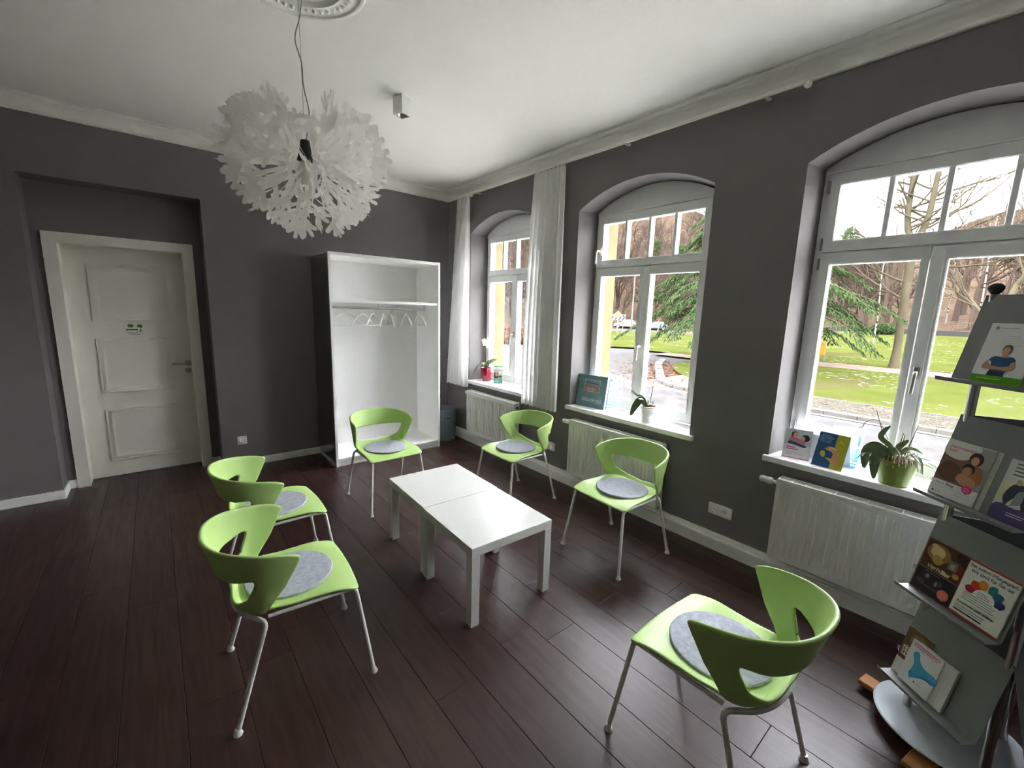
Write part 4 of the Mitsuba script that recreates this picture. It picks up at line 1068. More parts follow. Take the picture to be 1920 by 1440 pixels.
brochure('white and violet brochure with dark figures, second tier of the stand', 1, 0.205, 0.112, 0.205, 0.004, 'cfd0ce', [
    ('picture', 'd8d2b4', ('R', 0.0, 0.06, 0.112, 0.13)), ('picture', '554a78', ('S', [(0.0, 0.0), (0.0, 0.04), (0.02, 0.055), (0.06, 0.05), (0.112, 0.06), (0.112, 0.0)])), ('picture', '3a3f46', ('S', [(0.03, 0.05), (0.018, 0.08), (0.03, 0.12), (0.05, 0.13), (0.075, 0.12), (0.09, 0.085), (0.08, 0.05), (0.055, 0.09)])), ('picture', '8f949a', ('S', [(0.045, 0.055), (0.05, 0.1), (0.065, 0.11), (0.07, 0.07)])),
    ('picture', 'b9a58c', ('E', 0.045, 0.135, 0.008, 0.01)), ('lettering', '5d6266', *text_lines(0.02, 0.19, 0.085, 4, 0.012, 0.0045)), ('lettering', 'c9c6dc', ('R', 0.045, 0.03, 0.1, 0.033), ('R', 0.045, 0.022, 0.09, 0.025))])
brochure('dark brown brochure with a glowing bar and salmon dot, third tier of the stand', 2, 0.008, 0.147, 0.207, 0.004, '7e2a2a', [
    ('picture', '4a2a1e', ('R', 0.003, 0.094, 0.144, 0.204)), ('picture', '8a6236', ('E', 0.05, 0.165, 0.042, 0.034)), ('picture', 'cdb480', ('E', 0.047, 0.168, 0.026, 0.022), ('E', 0.03, 0.185, 0.012, 0.01)), ('picture', 'a8823c', ('E', 0.055, 0.14, 0.02, 0.018)), ('picture', '2c1512', ('P', [(0.105, 0.204), (0.144, 0.204), (0.144, 0.16), (0.11, 0.18)])), ('picture', '6b675a', ('R', 0.092, 0.13, 0.124, 0.165)), ('picture', '9c9a86', ('R', 0.1, 0.135, 0.116, 0.155)), ('picture', '6e2020', ('E', 0.134, 0.145, 0.01, 0.02)), ('picture', 'b98a40', ('E', 0.128, 0.117, 0.012, 0.01)),
    ('panel', '1c1718', ('R', 0.003, 0.003, 0.144, 0.092)), ('picture', '3b302e', ('E', 0.045, 0.065, 0.012, 0.01), ('E', 0.09, 0.06, 0.014, 0.011), ('E', 0.03, 0.04, 0.016, 0.008)), ('picture', '7c7a76', ('E', 0.047, 0.068, 0.006, 0.008), ('R', 0.078, 0.045, 0.086, 0.062)), ('lettering', '7f6a58', ('R', 0.003, 0.0915, 0.144, 0.0935), ('R', 0.03, 0.083, 0.09, 0.0845), ('R', 0.02, 0.03, 0.1, 0.0315)),
    ('lettering', 'e9dcc0', ('I', 0.028, 0.1, 0.0155, 'Verhüt'), ('T', 0.082, 0.1, 0.0145, 'Bar', 1)), ('emblem', 'd8695c', ('E', 0.117, 0.031, 0.0195, 0.0195)), ('lettering', 'f0b0a6', *text_lines(0.106, 0.036, 0.024, 3, 0.007, 0.002))])
fl_ = [('picture', 'a8402e', ('R', 0.0, 0.202, 0.152, 0.21), ('R', 0.0, 0.0, 0.152, 0.008)), ('panel', 'e0dfd8', ('R', 0.002, 0.009, 0.152, 0.2015)), ('lettering', '26282c', ('T', 0.006, 0.185, 0.0105, 'Bei jedem Pflegegrad:', 1, 0.142), ('T', 0.014, 0.167, 0.0105, 'Wir sind für Sie da!', 1, 0.128))]
for a, col in zip((168, 138, 108, 70, 40, 10), ('9c2440', 'c23c22', 'd0892c', '2f7f84', '2f5f86', '3a3478')):
    t = math.radians(a); cx, cy = 0.078 + 0.047 * math.cos(t), 0.100 + 0.047 * math.sin(t)
    fl_.append(('emblem', col, ('S', [(0.078 + 0.016 * math.cos(t), 0.100 + 0.016 * math.sin(t)), (cx + 0.014 * math.sin(t) - 0.002 * math.cos(t), cy - 0.014 * math.cos(t)), (cx + 0.015 * math.cos(t), cy + 0.015 * math.sin(t)), (cx - 0.014 * math.sin(t), cy + 0.014 * math.cos(t))])))
fl_ += [('panel', 'e6e5de', ('E', 0.078, 0.098, 0.033, 0.03), ('R', 0.03, 0.07, 0.126, 0.096)), ('lettering', '8e8e8a', *text_lines(0.058, 0.112, 0.04, 3, 0.007, 0.0025), *text_lines(0.02, 0.09, 0.115, 4, 0.0078, 0.0026, 3), *text_lines(0.012, 0.036, 0.12, 2, 0.008, 0.0028, 4)), ('lettering', '26282c', ('T', 0.012, 0.048, 0.0075, 'Zusammen statt alleine!', 1, 0.118), *text_lines(0.012, 0.018, 0.12, 1, 0.01, 0.005))]
brochure('white flyer with a fan of coloured petals, third tier of the stand', 2, 0.157, 0.152, 0.21, 0.006, 'dcdbd4', fl_)
brochure('narrow brown and white leaflet with white capitals, lowest tier of the stand', 3, 0.002, 0.105, 0.205, 0.003, 'd0cfca', [
    ('picture', '5f4a32', ('R', 0.0, 0.075, 0.105, 0.205)), ('picture', '7b6444', ('S', [(0.02, 0.15), (0.03, 0.185), (0.07, 0.19), (0.085, 0.16), (0.05, 0.14)])), ('picture', '463322', ('S', [(0.03, 0.12), (0.05, 0.135), (0.08, 0.13), (0.07, 0.112)])), ('picture', '6d2436', ('R', 0.0, 0.066, 0.105, 0.078)),
    ('lettering', 'efece4', ('T', 0.008, 0.112, 0.0115, 'KEINE', 1), ('T', 0.008, 0.097, 0.0115, 'VERSO', 1), ('T', 0.008, 0.082, 0.0115, 'SACHE', 1)), ('lettering', '9a9a96', ('R', 0.03, 0.02, 0.07, 0.023))])
brochure('stack of white brochures leaning behind the leaflet with the blue shape on the lowest tier', 3, 0.06, 0.15, 0.175, 0.012, 'cbc9c9', [('lettering', 'b5b3b3', ('R', 0.12, 0.01, 0.1215, 0.165))], gap=0.0045, v=0.003)
brochure('white leaflet with a blue three armed shape, lowest tier of the stand', 3, 0.046, 0.118, 0.176, 0.003, 'dedce0', [
    ('lettering', 'c4597c', ('R', 0.008, 0.162, 0.108, 0.1665), ('R', 0.008, 0.154, 0.1, 0.1575)), ('lettering', 'b9a4b2', ('R', 0.008, 0.148, 0.09, 0.1495)),
    ('picture', '4fa5cc', ('S', [(0.028, 0.045), (0.034, 0.09), (0.02, 0.12), (0.026, 0.138), (0.04, 0.136), (0.05, 0.112), (0.075, 0.098), (0.118, 0.096), (0.118, 0.066), (0.085, 0.062), (0.05, 0.04), (0.038, 0.03)])), ('picture', '3c86c4', ('S', [(0.028, 0.045), (0.032, 0.06), (0.05, 0.058), (0.09, 0.072), (0.118, 0.078), (0.118, 0.066), (0.085, 0.062), (0.05, 0.04), (0.038, 0.03)])), ('emblem', '4a4a52', ('E', 0.058, 0.028, 0.003, 0.003)), ('lettering', 'a9a9b2', ('R', 0.064, 0.027, 0.085, 0.029))], gap=0.0172, v=0.003)
brochure('blue and grey brochure on the side of the stand facing away, lowest tier', 3, 0.012, 0.15, 0.21, 0.006, '9aa0a4', [('picture', '2f5a78', ('R', 0.0, 0.0, 0.05, 0.2))], k=1)
brochure('grey brochure on the side of the stand facing away, third tier', 2, 0.012, 0.15, 0.21, 0.006, '8f959a', [('picture', '54687c', ('R', 0.0, 0.06, 0.15, 0.2))], k=1)

# sign on the door
ds = thing('door_sign', 'small white door sign with two green tree tops and a black bar', 'sign')
m = M((-0.225, 5.2872, 1.298), (1, 0, 0), (0, 0, 1))
add('plate', moved(ext(rrect(0, 0, 0.14, 0.138, 0.02), 0.003), m), ink('e6e6dc'), ds)
prints(ds, m, 0.003, [('frame', 'b9baac', ('R', 0.004, 0.02, 0.0055, 0.12), ('R', 0.02, 0.004, 0.12, 0.0055)), ('picture', '557f1e', ('E', 0.052, 0.108, 0.021, 0.016), ('E', 0.115, 0.106, 0.020, 0.015), ('E', 0.129, 0.094, 0.006, 0.006)), ('picture', '2b2e2c', ('R', 0.018, 0.068, 0.098, 0.077), ('R', 0.093, 0.046, 0.096, 0.07), ('R', 0.02, 0.05, 0.0225, 0.07)), ('picture', '8f9288', ('R', 0.026, 0.044, 0.093, 0.047)), ('picture', '5c615c', ('P', [(0.108, 0.05), (0.112, 0.05), (0.118, 0.07), (0.124, 0.05), (0.128, 0.05), (0.121, 0.078), (0.114, 0.078)])), ('lettering', '6c706a', ('R', 0.034, 0.027, 0.112, 0.0325))])

# ------------------------------------------------------------------ the street, the park and the hillside outside
def slope(x, y):
    az = np.degrees(np.arctan2(y, np.maximum(x, 1)))
    s = np.clip((24 - az) / 12, 0, 1); s = s * s * (3 - 2 * s)
    return np.maximum(0, x - 18) * 0.034 * s

def far_edge(az):
    return np.interp(az, [-30, 0, 8, 15, 27, 35, 50, 80], [60, 60, 62, 64, 70, 70, 60, 50])

def hill(x, y):
    R = np.hypot(x, y); az = np.degrees(np.arctan2(y, x))
    foot = far_edge(az) + 9
    top = np.interp(az, [-30, 0, 3, 6, 13, 20, 30, 40, 80], [9.9, 9.7, 9.4, 8.5, 8.4, 9.0, 13.0, 15.0, 15.0])
    t = np.clip((R - foot) / (170 - foot), 0, 1)
    e = np.tan(np.radians(top)) * 170 + 2.6
    base = slope(foot * np.cos(np.radians(az)), foot * np.sin(np.radians(az)))
    terr = 0.5 * np.sin(t * 40) * np.clip(t * 6, 0, 1) * (t < 0.5)
    n = meshkit.fbm(np.stack([x * 0.05, y * 0.05, 0 * x], -1), 4) - 0.5
    return -1.0 + base + (e - base) * (0.35 * t + 0.65 * t ** 1.6) + terr * 0.5 + n * 5 * np.clip(t * 4, 0, 1)

def ground_z(x, y):
    R = np.hypot(x, y); az = np.degrees(np.arctan2(y, x))
    return np.where(R > far_edge(az) + 9, hill(x, y), -1.0 + slope(x, y))

def polar(r0, r1, a0, a1, nr, na, zf):
    r, a = np.meshgrid(np.linspace(0, 1, nr), np.radians(np.linspace(a0, a1, na)), indexing='ij')
    lo = r0(np.degrees(a)) if callable(r0) else r0
    hi = r1(np.degrees(a)) if callable(r1) else r1
    R = lo + (hi - lo) * r
    x, y = R * np.cos(a), R * np.sin(a)
    v = np.stack([x, y, zf(x, y)], -1).reshape(-1, 3)
    i = (np.arange(nr - 1)[:, None] * na + np.arange(na - 1)).ravel()
    f = np.vstack([np.stack([i, i + na, i + 1], 1), np.stack([i + 1, i + na, i + na + 1], 1)])
    return trimesh.Trimesh(v, f, process=False)

def flat(poly, z, h=0.0):
    if h:
        m = ext(poly, h); m.apply_translation((0, 0, z - h)); return m
    v, f = trimesh.creation.triangulate_polygon(poly, engine='earcut')
    return trimesh.Trimesh(np.c_[v, np.full(len(v), z)], f, process=False)

def asphalt_tex(p, n, uv):
    return mix(lin('312f2f'), lin('3f3e3c'), fbm(p.x * 2, p.y * 2, octaves=5))
matte('asphalt', None, proc(asphalt_tex))
def cobble_tex(p, n, uv):
    a, b, c = voronoi(p.x * 8, p.y * 8)
    return mix(lin('25221d'), mix(lin('35322c'), lin('423e37'), c), smoothstep(0.05, 0.2, b - a))
matte('cobbles', None, proc(cobble_tex))
def grass_tex(p, n, uv):
    a = fbm(p.x * 0.9, p.y * 0.9, octaves=4)
    b = fbm(p.x * 9, p.y * 9, octaves=3)
    daisy = smoothstep(0.78, 0.84, noise(p.x * 7, p.y * 7)) * smoothstep(0.4, 0.6, noise(p.x * 0.6, p.y * 0.6))
    bare = smoothstep(0.62, 0.74, fbm(p.x * 0.35 + 7, p.y * 0.5))
    g = mix(mix(lin('23290e'), lin('373a1d'), a), lin('313314'), b * 0.6)
    return mix(mix(g, lin('302a1c'), bare * 0.6), lin('56564a'), daisy * 0.7)
matte('grass', None, proc(grass_tex))
def leaf_litter_tex(p, n, uv):
    a = fbm(p.x * 0.25, p.y * 0.25, p.z * 0.4, octaves=4)
    b = fbm(p.x * 2.2, p.y * 2.2, p.z * 3, octaves=3)
    a = 0.5 * a + 0.5 * noise(p.x * 2.5, p.y * 2.5, p.z * 0.5)
    return mix(mix(lin('231b15'), lin('473b31'), a), lin('282717'), smoothstep(0.5, 0.75, b) * 0.5)
matte('leaf_litter', None, proc(leaf_litter_tex))
def path_tex(p, n, uv):
    return mix(lin('463c35'), lin('564b43'), fbm(p.x * 3, p.y * 3))
matte('path_gravel', None, proc(path_tex))
def stone_tex(p, n, uv):
    return mix(lin('403e3b'), lin('55524e'), fbm(p.x * 3, p.y * 3, p.z * 6))
matte('kerb_stone', None, proc(stone_tex))

matte('bounce_pale', 'bcbab4')  # for the added slab below the windows, unseen, that bounces daylight onto the ceiling
struct('added_bounce_slab', box(3.47, 11.3, -40, 60, -1.3, -1.1), 'bounce_pale', 'added pale slab along the house, out of view, bouncing daylight onto the ceiling')
struct('street', flat(sbox(3.46, -40, 14.75, 90).union(sbox(14.7, 10.2, 40, 90)), -1.12), 'asphalt', 'grey asphalt street in front of the house')
def near_lawn(az):
    return np.where(True, 17.45 / np.maximum(np.cos(np.radians(az)), 0.3), 0)
# the near lawn ends in a rounded corner towards the side street
isl = Polygon([(17.45, -40), (26.4, -40), (26.4, 10.5), (24.5, 13.0), (20.5, 11.6), (18.0, 9.6), (17.45, 8.4)]).buffer(-1.2, 8).buffer(1.2, 8)
def drape(poly, zf, h):
    x0, y0, x1, y1 = poly.bounds
    gx, gy = np.meshgrid(np.arange(x0, x1, h), np.arange(max(y0, -12), y1, h))
    g = np.stack([gx.ravel(), gy.ravel()], 1)
    g = g[shapely.contains_xy(poly.buffer(-0.3 * h), g[:, 0], g[:, 1])]
    p = np.vstack([resample(poly.exterior, h), g])
    tri = Delaunay(p).simplices
    c = p[tri].mean(1)
    tri = tri[shapely.contains_xy(poly, c[:, 0], c[:, 1])]
    return trimesh.Trimesh(np.c_[p, zf(p[:, 0], p[:, 1])], tri, process=False)
struct('lawn', drape(isl, lambda x, y: -0.985 + slope(x, y), 1.0), 'grass', 'near strip of lawn across the street')
struct('park_path', drape(sbox(26.3, -14, 28.6, 16.5), lambda x, y: -1.0 + slope(x, y), 0.9), 'path_gravel', 'narrow gravel path crossing the lawn')
struct('lawn', polar(lambda a: np.where(a < 33, 28.5 / np.cos(np.radians(a)), 36.0), far_edge, -14, 62, 40, 90, lambda x, y: -0.99 + slope(x, y)), 'grass', 'far lawn beyond the gravel path')
struct('far_road', polar(far_edge, lambda a: far_edge(a) + 9.2, -20, 70, 6, 90, lambda x, y: -1.03 + slope(x, y)), 'asphalt', 'far road at the foot of the hillside')
struct('hillside', polar(lambda a: far_edge(a) + 9, 172.0, -25, 75, 60, 160, hill), 'leaf_litter', 'brown wooded hillside with terraces')
struct('pavement', flat(Polygon([(15.28, -30), (17.5, -30), (17.5, 8.2), (15.28, 7.4)]), -1.0), 'cobbles', 'pale cobbled pavement strip')
kb = struct('kerb', flat(sbox(14.72, -30, 15.3, 7.4), -1.105), 'kerb_stone', 'stone kerb along the cobbled pavement')
for k in range(30):
    y = -16.5 + k * 0.8
    add('kerbstone', plank(14.98, 15.28, y, y + 0.786, -1.2, -0.99, 0.012), 'kerb_stone', kb)
for k in range(9):                                             # the kerb bends round the corner of the lawn
    a0, a1 = k / 9, (k + 1) / 9 - 0.012
    c = curve([(15.13, 7.5, 0), (15.3, 8.3, 0), (16.2, 9.5, 0), (18.3, 10.9, 0), (21.5, 12.9, 0), (24.2, 14.2, 0)], 60)[:, :2]
    i0, i1 = int(a0 * (len(c) - 1)), int(a1 * (len(c) - 1))
    g = LineString(c[i0:i1 + 1]).buffer(0.19, cap_style='flat')
    m = ext(g, 0.14); m.apply_translation((0, 0, -1.12))
    add('kerbstone', m, 'kerb_stone', kb)
q = np.random.default_rng(9)
lv = []
for _ in range(1500):
    t = q.uniform(); x, y = 15.4 + 7 * t + q.normal() * 0.9, 8.9 + 4.6 * t + q.normal() * 0.9
    z = -1.118 if q.uniform() < 0.75 else -1.1
    a = q.uniform(0, 6.28); s_ = q.uniform(0.05, 0.1)
    e1 = np.array([math.cos(a), math.sin(a), q.uniform(-0.3, 0.3)]) * s_; e2 = np.array([-math.sin(a), math.cos(a), q.uniform(-0.3, 0.3)]) * s_ * 0.6
    c = np.array([x, y, z + 0.03])
    lv.append(trimesh.Trimesh([c - e1, c + e2, c + e1, c - e2], [(0, 1, 2), (0, 2, 3)], process=False))
k = single('fallen_leaves', cat(lv), matte('leaf_brown', '4a2f1e'), 'brown fallen leaves lying along the curved kerb', 'leaves')
labels[k]['kind'] = 'stuff'

# bare trees
def tree_mesh(seed, height, r0, levels=4, fork=0.3, spread=0.75, sides=5, up=0.25, kids=(3, 4)):
    r = random.Random(seed)
    out = []
    def grow(p, d_, L, rad, lev):
        n = 5 if lev == levels else 3
        pts, dd = [np.array(p)], np.array(d_)
        for i in range(n):
            dd = dd + np.array([r.gauss(0, 0.10), r.gauss(0, 0.10), r.gauss(0, 0.05) + up * 0.12])
            dd /= np.linalg.norm(dd)
            pts.append(pts[-1] + dd * L / n)
        end = rad * (0.62 if lev else 0.35)
        out.append(tube(pts, np.linspace(rad, end, n + 1), max(3, sides - (levels - lev)), cap=False))
        if lev == 0: return
        for k in range(r.choice(kids)):
            t = r.uniform(fork, 1.0) if k else 1.0
            i = min(n - 1, int(t * n)); q0 = pts[i] + (pts[i + 1] - pts[i]) * min(1, t * n - i)
            a = r.uniform(0, 2 * math.pi)
            u = np.cross(dd, [0.3, 0.9, 0.1]); u /= np.linalg.norm(u); v_ = np.cross(dd, u)
            s = spread * r.uniform(0.6, 1.2) * (0.45 if k == 0 else 1)
            nd = dd * math.cos(s) + (u * math.cos(a) + v_ * math.sin(a)) * math.sin(s)
            grow(q0, nd, L * r.uniform(0.5, 0.78), end * r.uniform(0.55, 0.9), lev - 1)
    grow(np.zeros(3), np.array([0, 0, 1.0]), height * 0.42, r0, levels)
    return cat(out)
def bark_brown_tex(p, n, uv):
    return mix(lin('332b25'), lin('463e38'), fbm(p.x * 6, p.y * 6, p.z * 2))
matte('bark_brown', None, proc(bark_brown_tex))
matte('twig_brown', '362d27')
def moss_tex(p, n, uv):
    return mix(lin('302c22'), lin('403b2e'), fbm(p.x * 4, p.y * 4, p.z * 1.2, octaves=4))
matte('bark_mossy', None, proc(moss_tex))
def birch_tex(p, n, uv):
    return mix(lin('5c5a56'), lin('1c1a17'), smoothstep(0.68, 0.76, noise(p.x * 3, p.y * 3, p.z * 5)))
matte('bark_birch', None, proc(birch_tex))
TREES = [ply(tree_mesh(40 + i, 12 + i, 0.34, 4, 0.2, 0.66, kids=(4, 5)), 'twig_brown', smooth=False) for i in range(5)]
q = np.random.default_rng(21)
placed = 0
while placed < 210:
    az = q.choice([q.uniform(-2, 17), q.uniform(24, 42), q.uniform(46, 57)])
    R = far_edge(az) + 11 + 85 * q.uniform() ** 1.4
    if az < 17 and (R > 125 or q.uniform() < 0.4): continue
    x, y = R * math.cos(math.radians(az)), R * math.sin(math.radians(az))
    sc = q.uniform(0.75, 1.2)
    k = add('hillside_tree', TREES[q.integers(5)], None, m=rotz(q.uniform(0, 360), (x, y, float(hill(np.array(x), np.array(y))) - 0.2)) @ np.diag([sc, sc, sc, 1]))
    tag(k, 'bare brown tree standing in the woods of the hillside', 'tree', 'bare trees on the hillside')
    placed += 1

# the tall forked tree on the lawn
def forked():
    g = [tube(curve([(0, 0, -0.2), (0.02, 0, 1.2), (0.05, 0.05, 3.2), (0.02, 0.08, 5.2), (0, 0.1, 6.2)], 24), np.interp(np.linspace(0, 1, len(curve([(0, 0, 0)] * 5, 24))), [0, 0.06, 0.2, 1], [0.30, 0.21, 0.165, 0.18]), 12)]
    r = random.Random(5)
    for s, top in ((1, (0.1, 0.75, 13)), (-1, (0.2, -0.65, 14))):
        c = curve([(0, 0.1, 5.9), (0.0, 0.1 + s * 0.36, 7.2), (0.05, 0.1 + s * 0.45, 9.5), top], 24)
        g.append(tube(c, np.linspace(0.15, 0.08, len(c)), 10))
        for i in range(5, len(c) - 1, 1):
            a = r.uniform(0, 6.28); d_ = np.array([0.5 * math.cos(a), math.sin(a), 0.5]); 
            b_ = tree_mesh(900 + i * 3 + s, 5.0 * r.uniform(0.7, 1.1), 0.055, 3, 0.3, 0.7, sides=6)
            z_ = d_ / np.linalg.norm(d_)
            x_ = np.cross([0.2, 0.1, 1.0], z_); x_ /= np.linalg.norm(x_)
            g.append(moved(b_, M(c[i], x_, np.cross(z_, x_))))
    for z, a, L_ in ((3.4, 0.4, 6), (4.2, 2.4, 7), (4.9, -1.2, 7), (5.4, 1.3, 6), (5.6, -2.2, 6)):
        b_ = tree_mesh(int(700 + z * 10), L_, 0.06, 3, 0.3, 0.6, sides=6, up=0.1)
        z_ = np.array([0.4 * math.cos(a), math.sin(a), 0.28]); z_ /= np.linalg.norm(z_)
        x_ = np.cross([0.2, 0.1, 1.0], z_); x_ /= np.linalg.norm(x_)
        g.append(moved(b_, M((0.04, 0.06, z), x_, np.cross(z_, x_))))
    return cat(g)
single('forked_tree', forked(), 'bark_mossy', 'tall bare tree with a mossy forked trunk on the lawn behind the nearest window', 'tree', m=M((28.6, 4.05, -0.62)), smooth=60)
single('forked_tree', tree_mesh(77, 12, 0.28, 4, 0.2, 0.7, sides=8), 'bark_mossy', 'mossy bare tree on the slope behind the top of the brochure stand', 'tree', m=M((52, 1.6, float(ground_z(np.array(52.0), np.array(1.6))) - 0.2)), smooth=60)

# birches with white stems
for i, (x, y, h_) in enumerate(((46.0, 8.05, 9), (62.0, 3.2, 15), (74.0, 4.3, 15), (80.0, 7.0, 15))):
    lab = ['slim white birch beside the forked tree, planted on the lawn', 'white stemmed birch rising behind the ball of the brochure stand', 'white birch on the terraced slope, left of the other birches', 'white birch on the terraced slope with a leaning stem'][i]
    z = float(ground_z(np.array(x), np.array(y))) - 0.1
    t = thing('birch', lab, 'tree')
    g = tree_mesh(300 + i, h_ * 0.8, 0.03, 3, 0.3, 0.5, sides=5)
    c = curve([(0, 0, 0), (0.1, 0.05, h_ * 0.3), (0.0, 0.2, h_ * 0.62), (0.1, 0.1, h_ * 0.9)], 18)
    rr = 0.07 if i == 0 else 0.085
    add('trunk', tube(c, np.linspace(rr, rr * 0.4, len(c)), 8), 'bark_birch', t, smooth=60, m=M((x, y, z)))
    tw = [moved(tree_mesh(310 + i * 20 + k, h_ * 0.33, 0.022, 3, 0.3, 0.6), M(c[4 + k], (math.cos(k * 2.4), math.sin(k * 2.4), -0.4), (-math.sin(k * 2.4), math.cos(k * 2.4), 0.1)) @ M((0, 0, 0), (0, 0, 1), (0, 1, 0))) for k in range(12)]
    add('branches', cat(tw), 'twig_brown', t, m=M((x, y, z)))

# the big drooping conifer
def conifer(R0, height, n_br, seed, zmin=1.0, prof=lambda k: 1 - 0.8 * k, m0=0.085, leaf=0.028):
    r = np.random.default_rng(seed)
    wood, need = [tube([(0, 0, -0.3), (0.05, 0, height * 0.5), (0, 0.05, height)], [0.32, 0.22, 0.03], 10)], []
    P, F, n0 = [], [], 0
    for k in range(n_br):
        h0 = zmin + (height - zmin) * ((k + 0.5) / n_br) ** 0.9
        L = R0 * prof(h0 / height) * r.uniform(0.75, 1.08)
        a = k * 2.399 + r.uniform(-0.3, 0.3)
        d_ = np.array([math.cos(a), math.sin(a), 0])
        c = curve([np.array([0, 0, h0]), d_ * L * 0.35 + [0, 0, h0 + 0.25 + 0.05 * L], d_ * L * 0.75 + [0, 0, h0 - 0.02 * L], d_ * L + [0, 0, h0 - 0.16 * L - 0.2]], 18)
        wood.append(tube(c, np.linspace(0.05, 0.012, len(c)), 4, cap=False))
        side = np.array([-d_[1], d_[0], 0])
        for t in np.linspace(0.22, 1.0, 22):
            i = min(len(c) - 2, int(t * (len(c) - 1)))
            p = c[i] + (c[i + 1] - c[i]) * (t * (len(c) - 1) - i)
            for s in (-1, 1):
                l2 = (0.85 * (1 - t) + 0.45) * r.uniform(0.5, 1.1)
                e = p + side * s * l2 * 0.8 + d_ * l2 * 0.45 + [0, 0, -0.18 * l2 - 0.1]
                m_ = max(3, int(l2 / m0))
                for q_ in np.linspace(0.1, 1, m_):
                    b_ = p + (e - p) * q_ + r.normal(0, 0.03, 3)
                    dr_ = (e - p) / np.linalg.norm(e - p) * 0.10 + d_ * 0.05 + np.array([0, 0, -0.16]) * r.uniform(0.3, 1.3)
                    ln = r.uniform(0.8, 1.3)
                    w_ = np.cross(dr_, r.normal(size=3)); w_ *= leaf / (np.linalg.norm(w_) + 1e-9)
                    P += [b_ - w_, b_ + w_, b_ + dr_ * ln * 1.1]
                    F.append((n0, n0 + 1, n0 + 2)); n0 += 3
    return cat(wood), trimesh.Trimesh(np.array(P), np.array(F), process=False)
def needle_tex(p, n, uv):
    return mix(lin('1b2614'), lin('333f26'), fbm(p.x * 1.5, p.y * 1.5, p.z * 1.5, octaves=4))
matte('needles', None, proc(needle_tex))
t = thing('conifer', 'large drooping dark green conifer on the lawn between the two nearer windows', 'tree')
wd, nd = conifer(6.9, 14.5, 185, 4, 1.9, lambda k: float(np.interp(k, [0, 0.28, 0.42, 1], [0.95, 1.0, 0.58, 0.05])), 0.06, 0.04)
add('trunk', wd, 'bark_brown', t, m=M((26.6, 10.7, -0.9)))
k = add('foliage', nd, 'needles', t, m=M((26.6, 10.7, -0.9)))
labels[k] = {'kind': 'stuff'}
wd2, nd2 = conifer(2.6, 11.0, 60, 6, 0.6)
P_W2, P_N2 = ply(wd2, 'bark_brown'), ply(nd2, 'needles')
for i, (x, y, sc) in enumerate(((85.0, 19.8, 1.25), (92.0, 16.4, 1.0), (80.0, 45.0, 1.3), (88.0, 56.0, 1.2))):
    t = thing('conifer', ['dark green spruce on the hillside at the left edge of the nearest window', 'smaller green spruce on the hillside left of the forked tree', 'green spruce on the hillside in the upper right panes of the middle window', 'green spruce on the hillside in the upper middle panes of the middle window'][i], 'tree')
    m = M((x, y, float(ground_z(np.array(x), np.array(y))) - 0.3)) @ np.diag([sc, sc, sc, 1])
    add('trunk', P_W2, None, t, m=m)
    k = add('foliage', P_N2, None, t, m=m)
    labels[k] = {'kind': 'stuff'}

# roadside trees behind the car
for i, (x, y, lab) in enumerate(((66.0, 57.5, 'bare roadside tree left of the chevron board'), (70.5, 51.0, 'bare roadside tree behind the white car'), (75.5, 44.5, 'bare roadside tree behind the blue hatchback'), (77.0, 37.8, 'bare roadside tree right of the red sign'))):
    k = add('roadside_tree', TREES[i % 5], None, m=rotz(i * 70, (x, y, float(ground_z(np.array(x), np.array(y))) - 0.4)) @ np.diag([0.62, 0.62, 0.8, 1]))
    tag(k, lab, 'tree', 'bare trees along the far road')

# yellow mailbox on a post
mbx = thing('mailbox', 'yellow mailbox on a post at the edge of the lawn', 'mailbox')
mat('post_yellow', '4f3b00', 0.6, 0.15)
mm = rotz(100, (21.0, 5.37, 0.10)) @ np.diag([0.85, 0.85, 0.85, 1])
lid = ext_xz(Polygon([(-0.24, 0.16), (0.24, 0.16), (0.24, 0.70), (0.215, 0.77), (0.12, 0.80), (-0.24, 0.80)]), -0.17, 0.17)
add('body', lid, 'post_yellow', mbx, m=mm)
add('post', tube([(0, 0, -1.3), (0, 0, 0.17)], 0.04, 12), 'brushed_steel', mbx, m=mm, smooth=40)
add('slot', box(-0.18, 0.06, 0.168, 0.176, 0.66, 0.685), 'dark_plastic', mbx, m=mm)
hn = ext(unary_union([Point(0, 0).buffer(0.065).difference(Point(0, 0).buffer(0.042)), Polygon([(-0.03, 0.05), (0.10, 0.10), (0.10, 0.075), (0.0, 0.04)]), Polygon([(-0.02, -0.05), (-0.09, -0.11), (-0.05, -0.12), (0.02, -0.06)])]), 0.006)
add('emblem', cat(moved(hn, M((0.0, 0.170, 0.48), (-1, 0, 0), (0, 0, 1))), moved(hn, M((0.2402, 0.0, 0.48), (0, 1, 0), (0, 0, 1))), moved(hn, M((-0.2402, 0.0, 0.48), (0, -1, 0), (0, 0, 1)))), 'dark_plastic', mbx, m=mm, label='black post horn emblem')

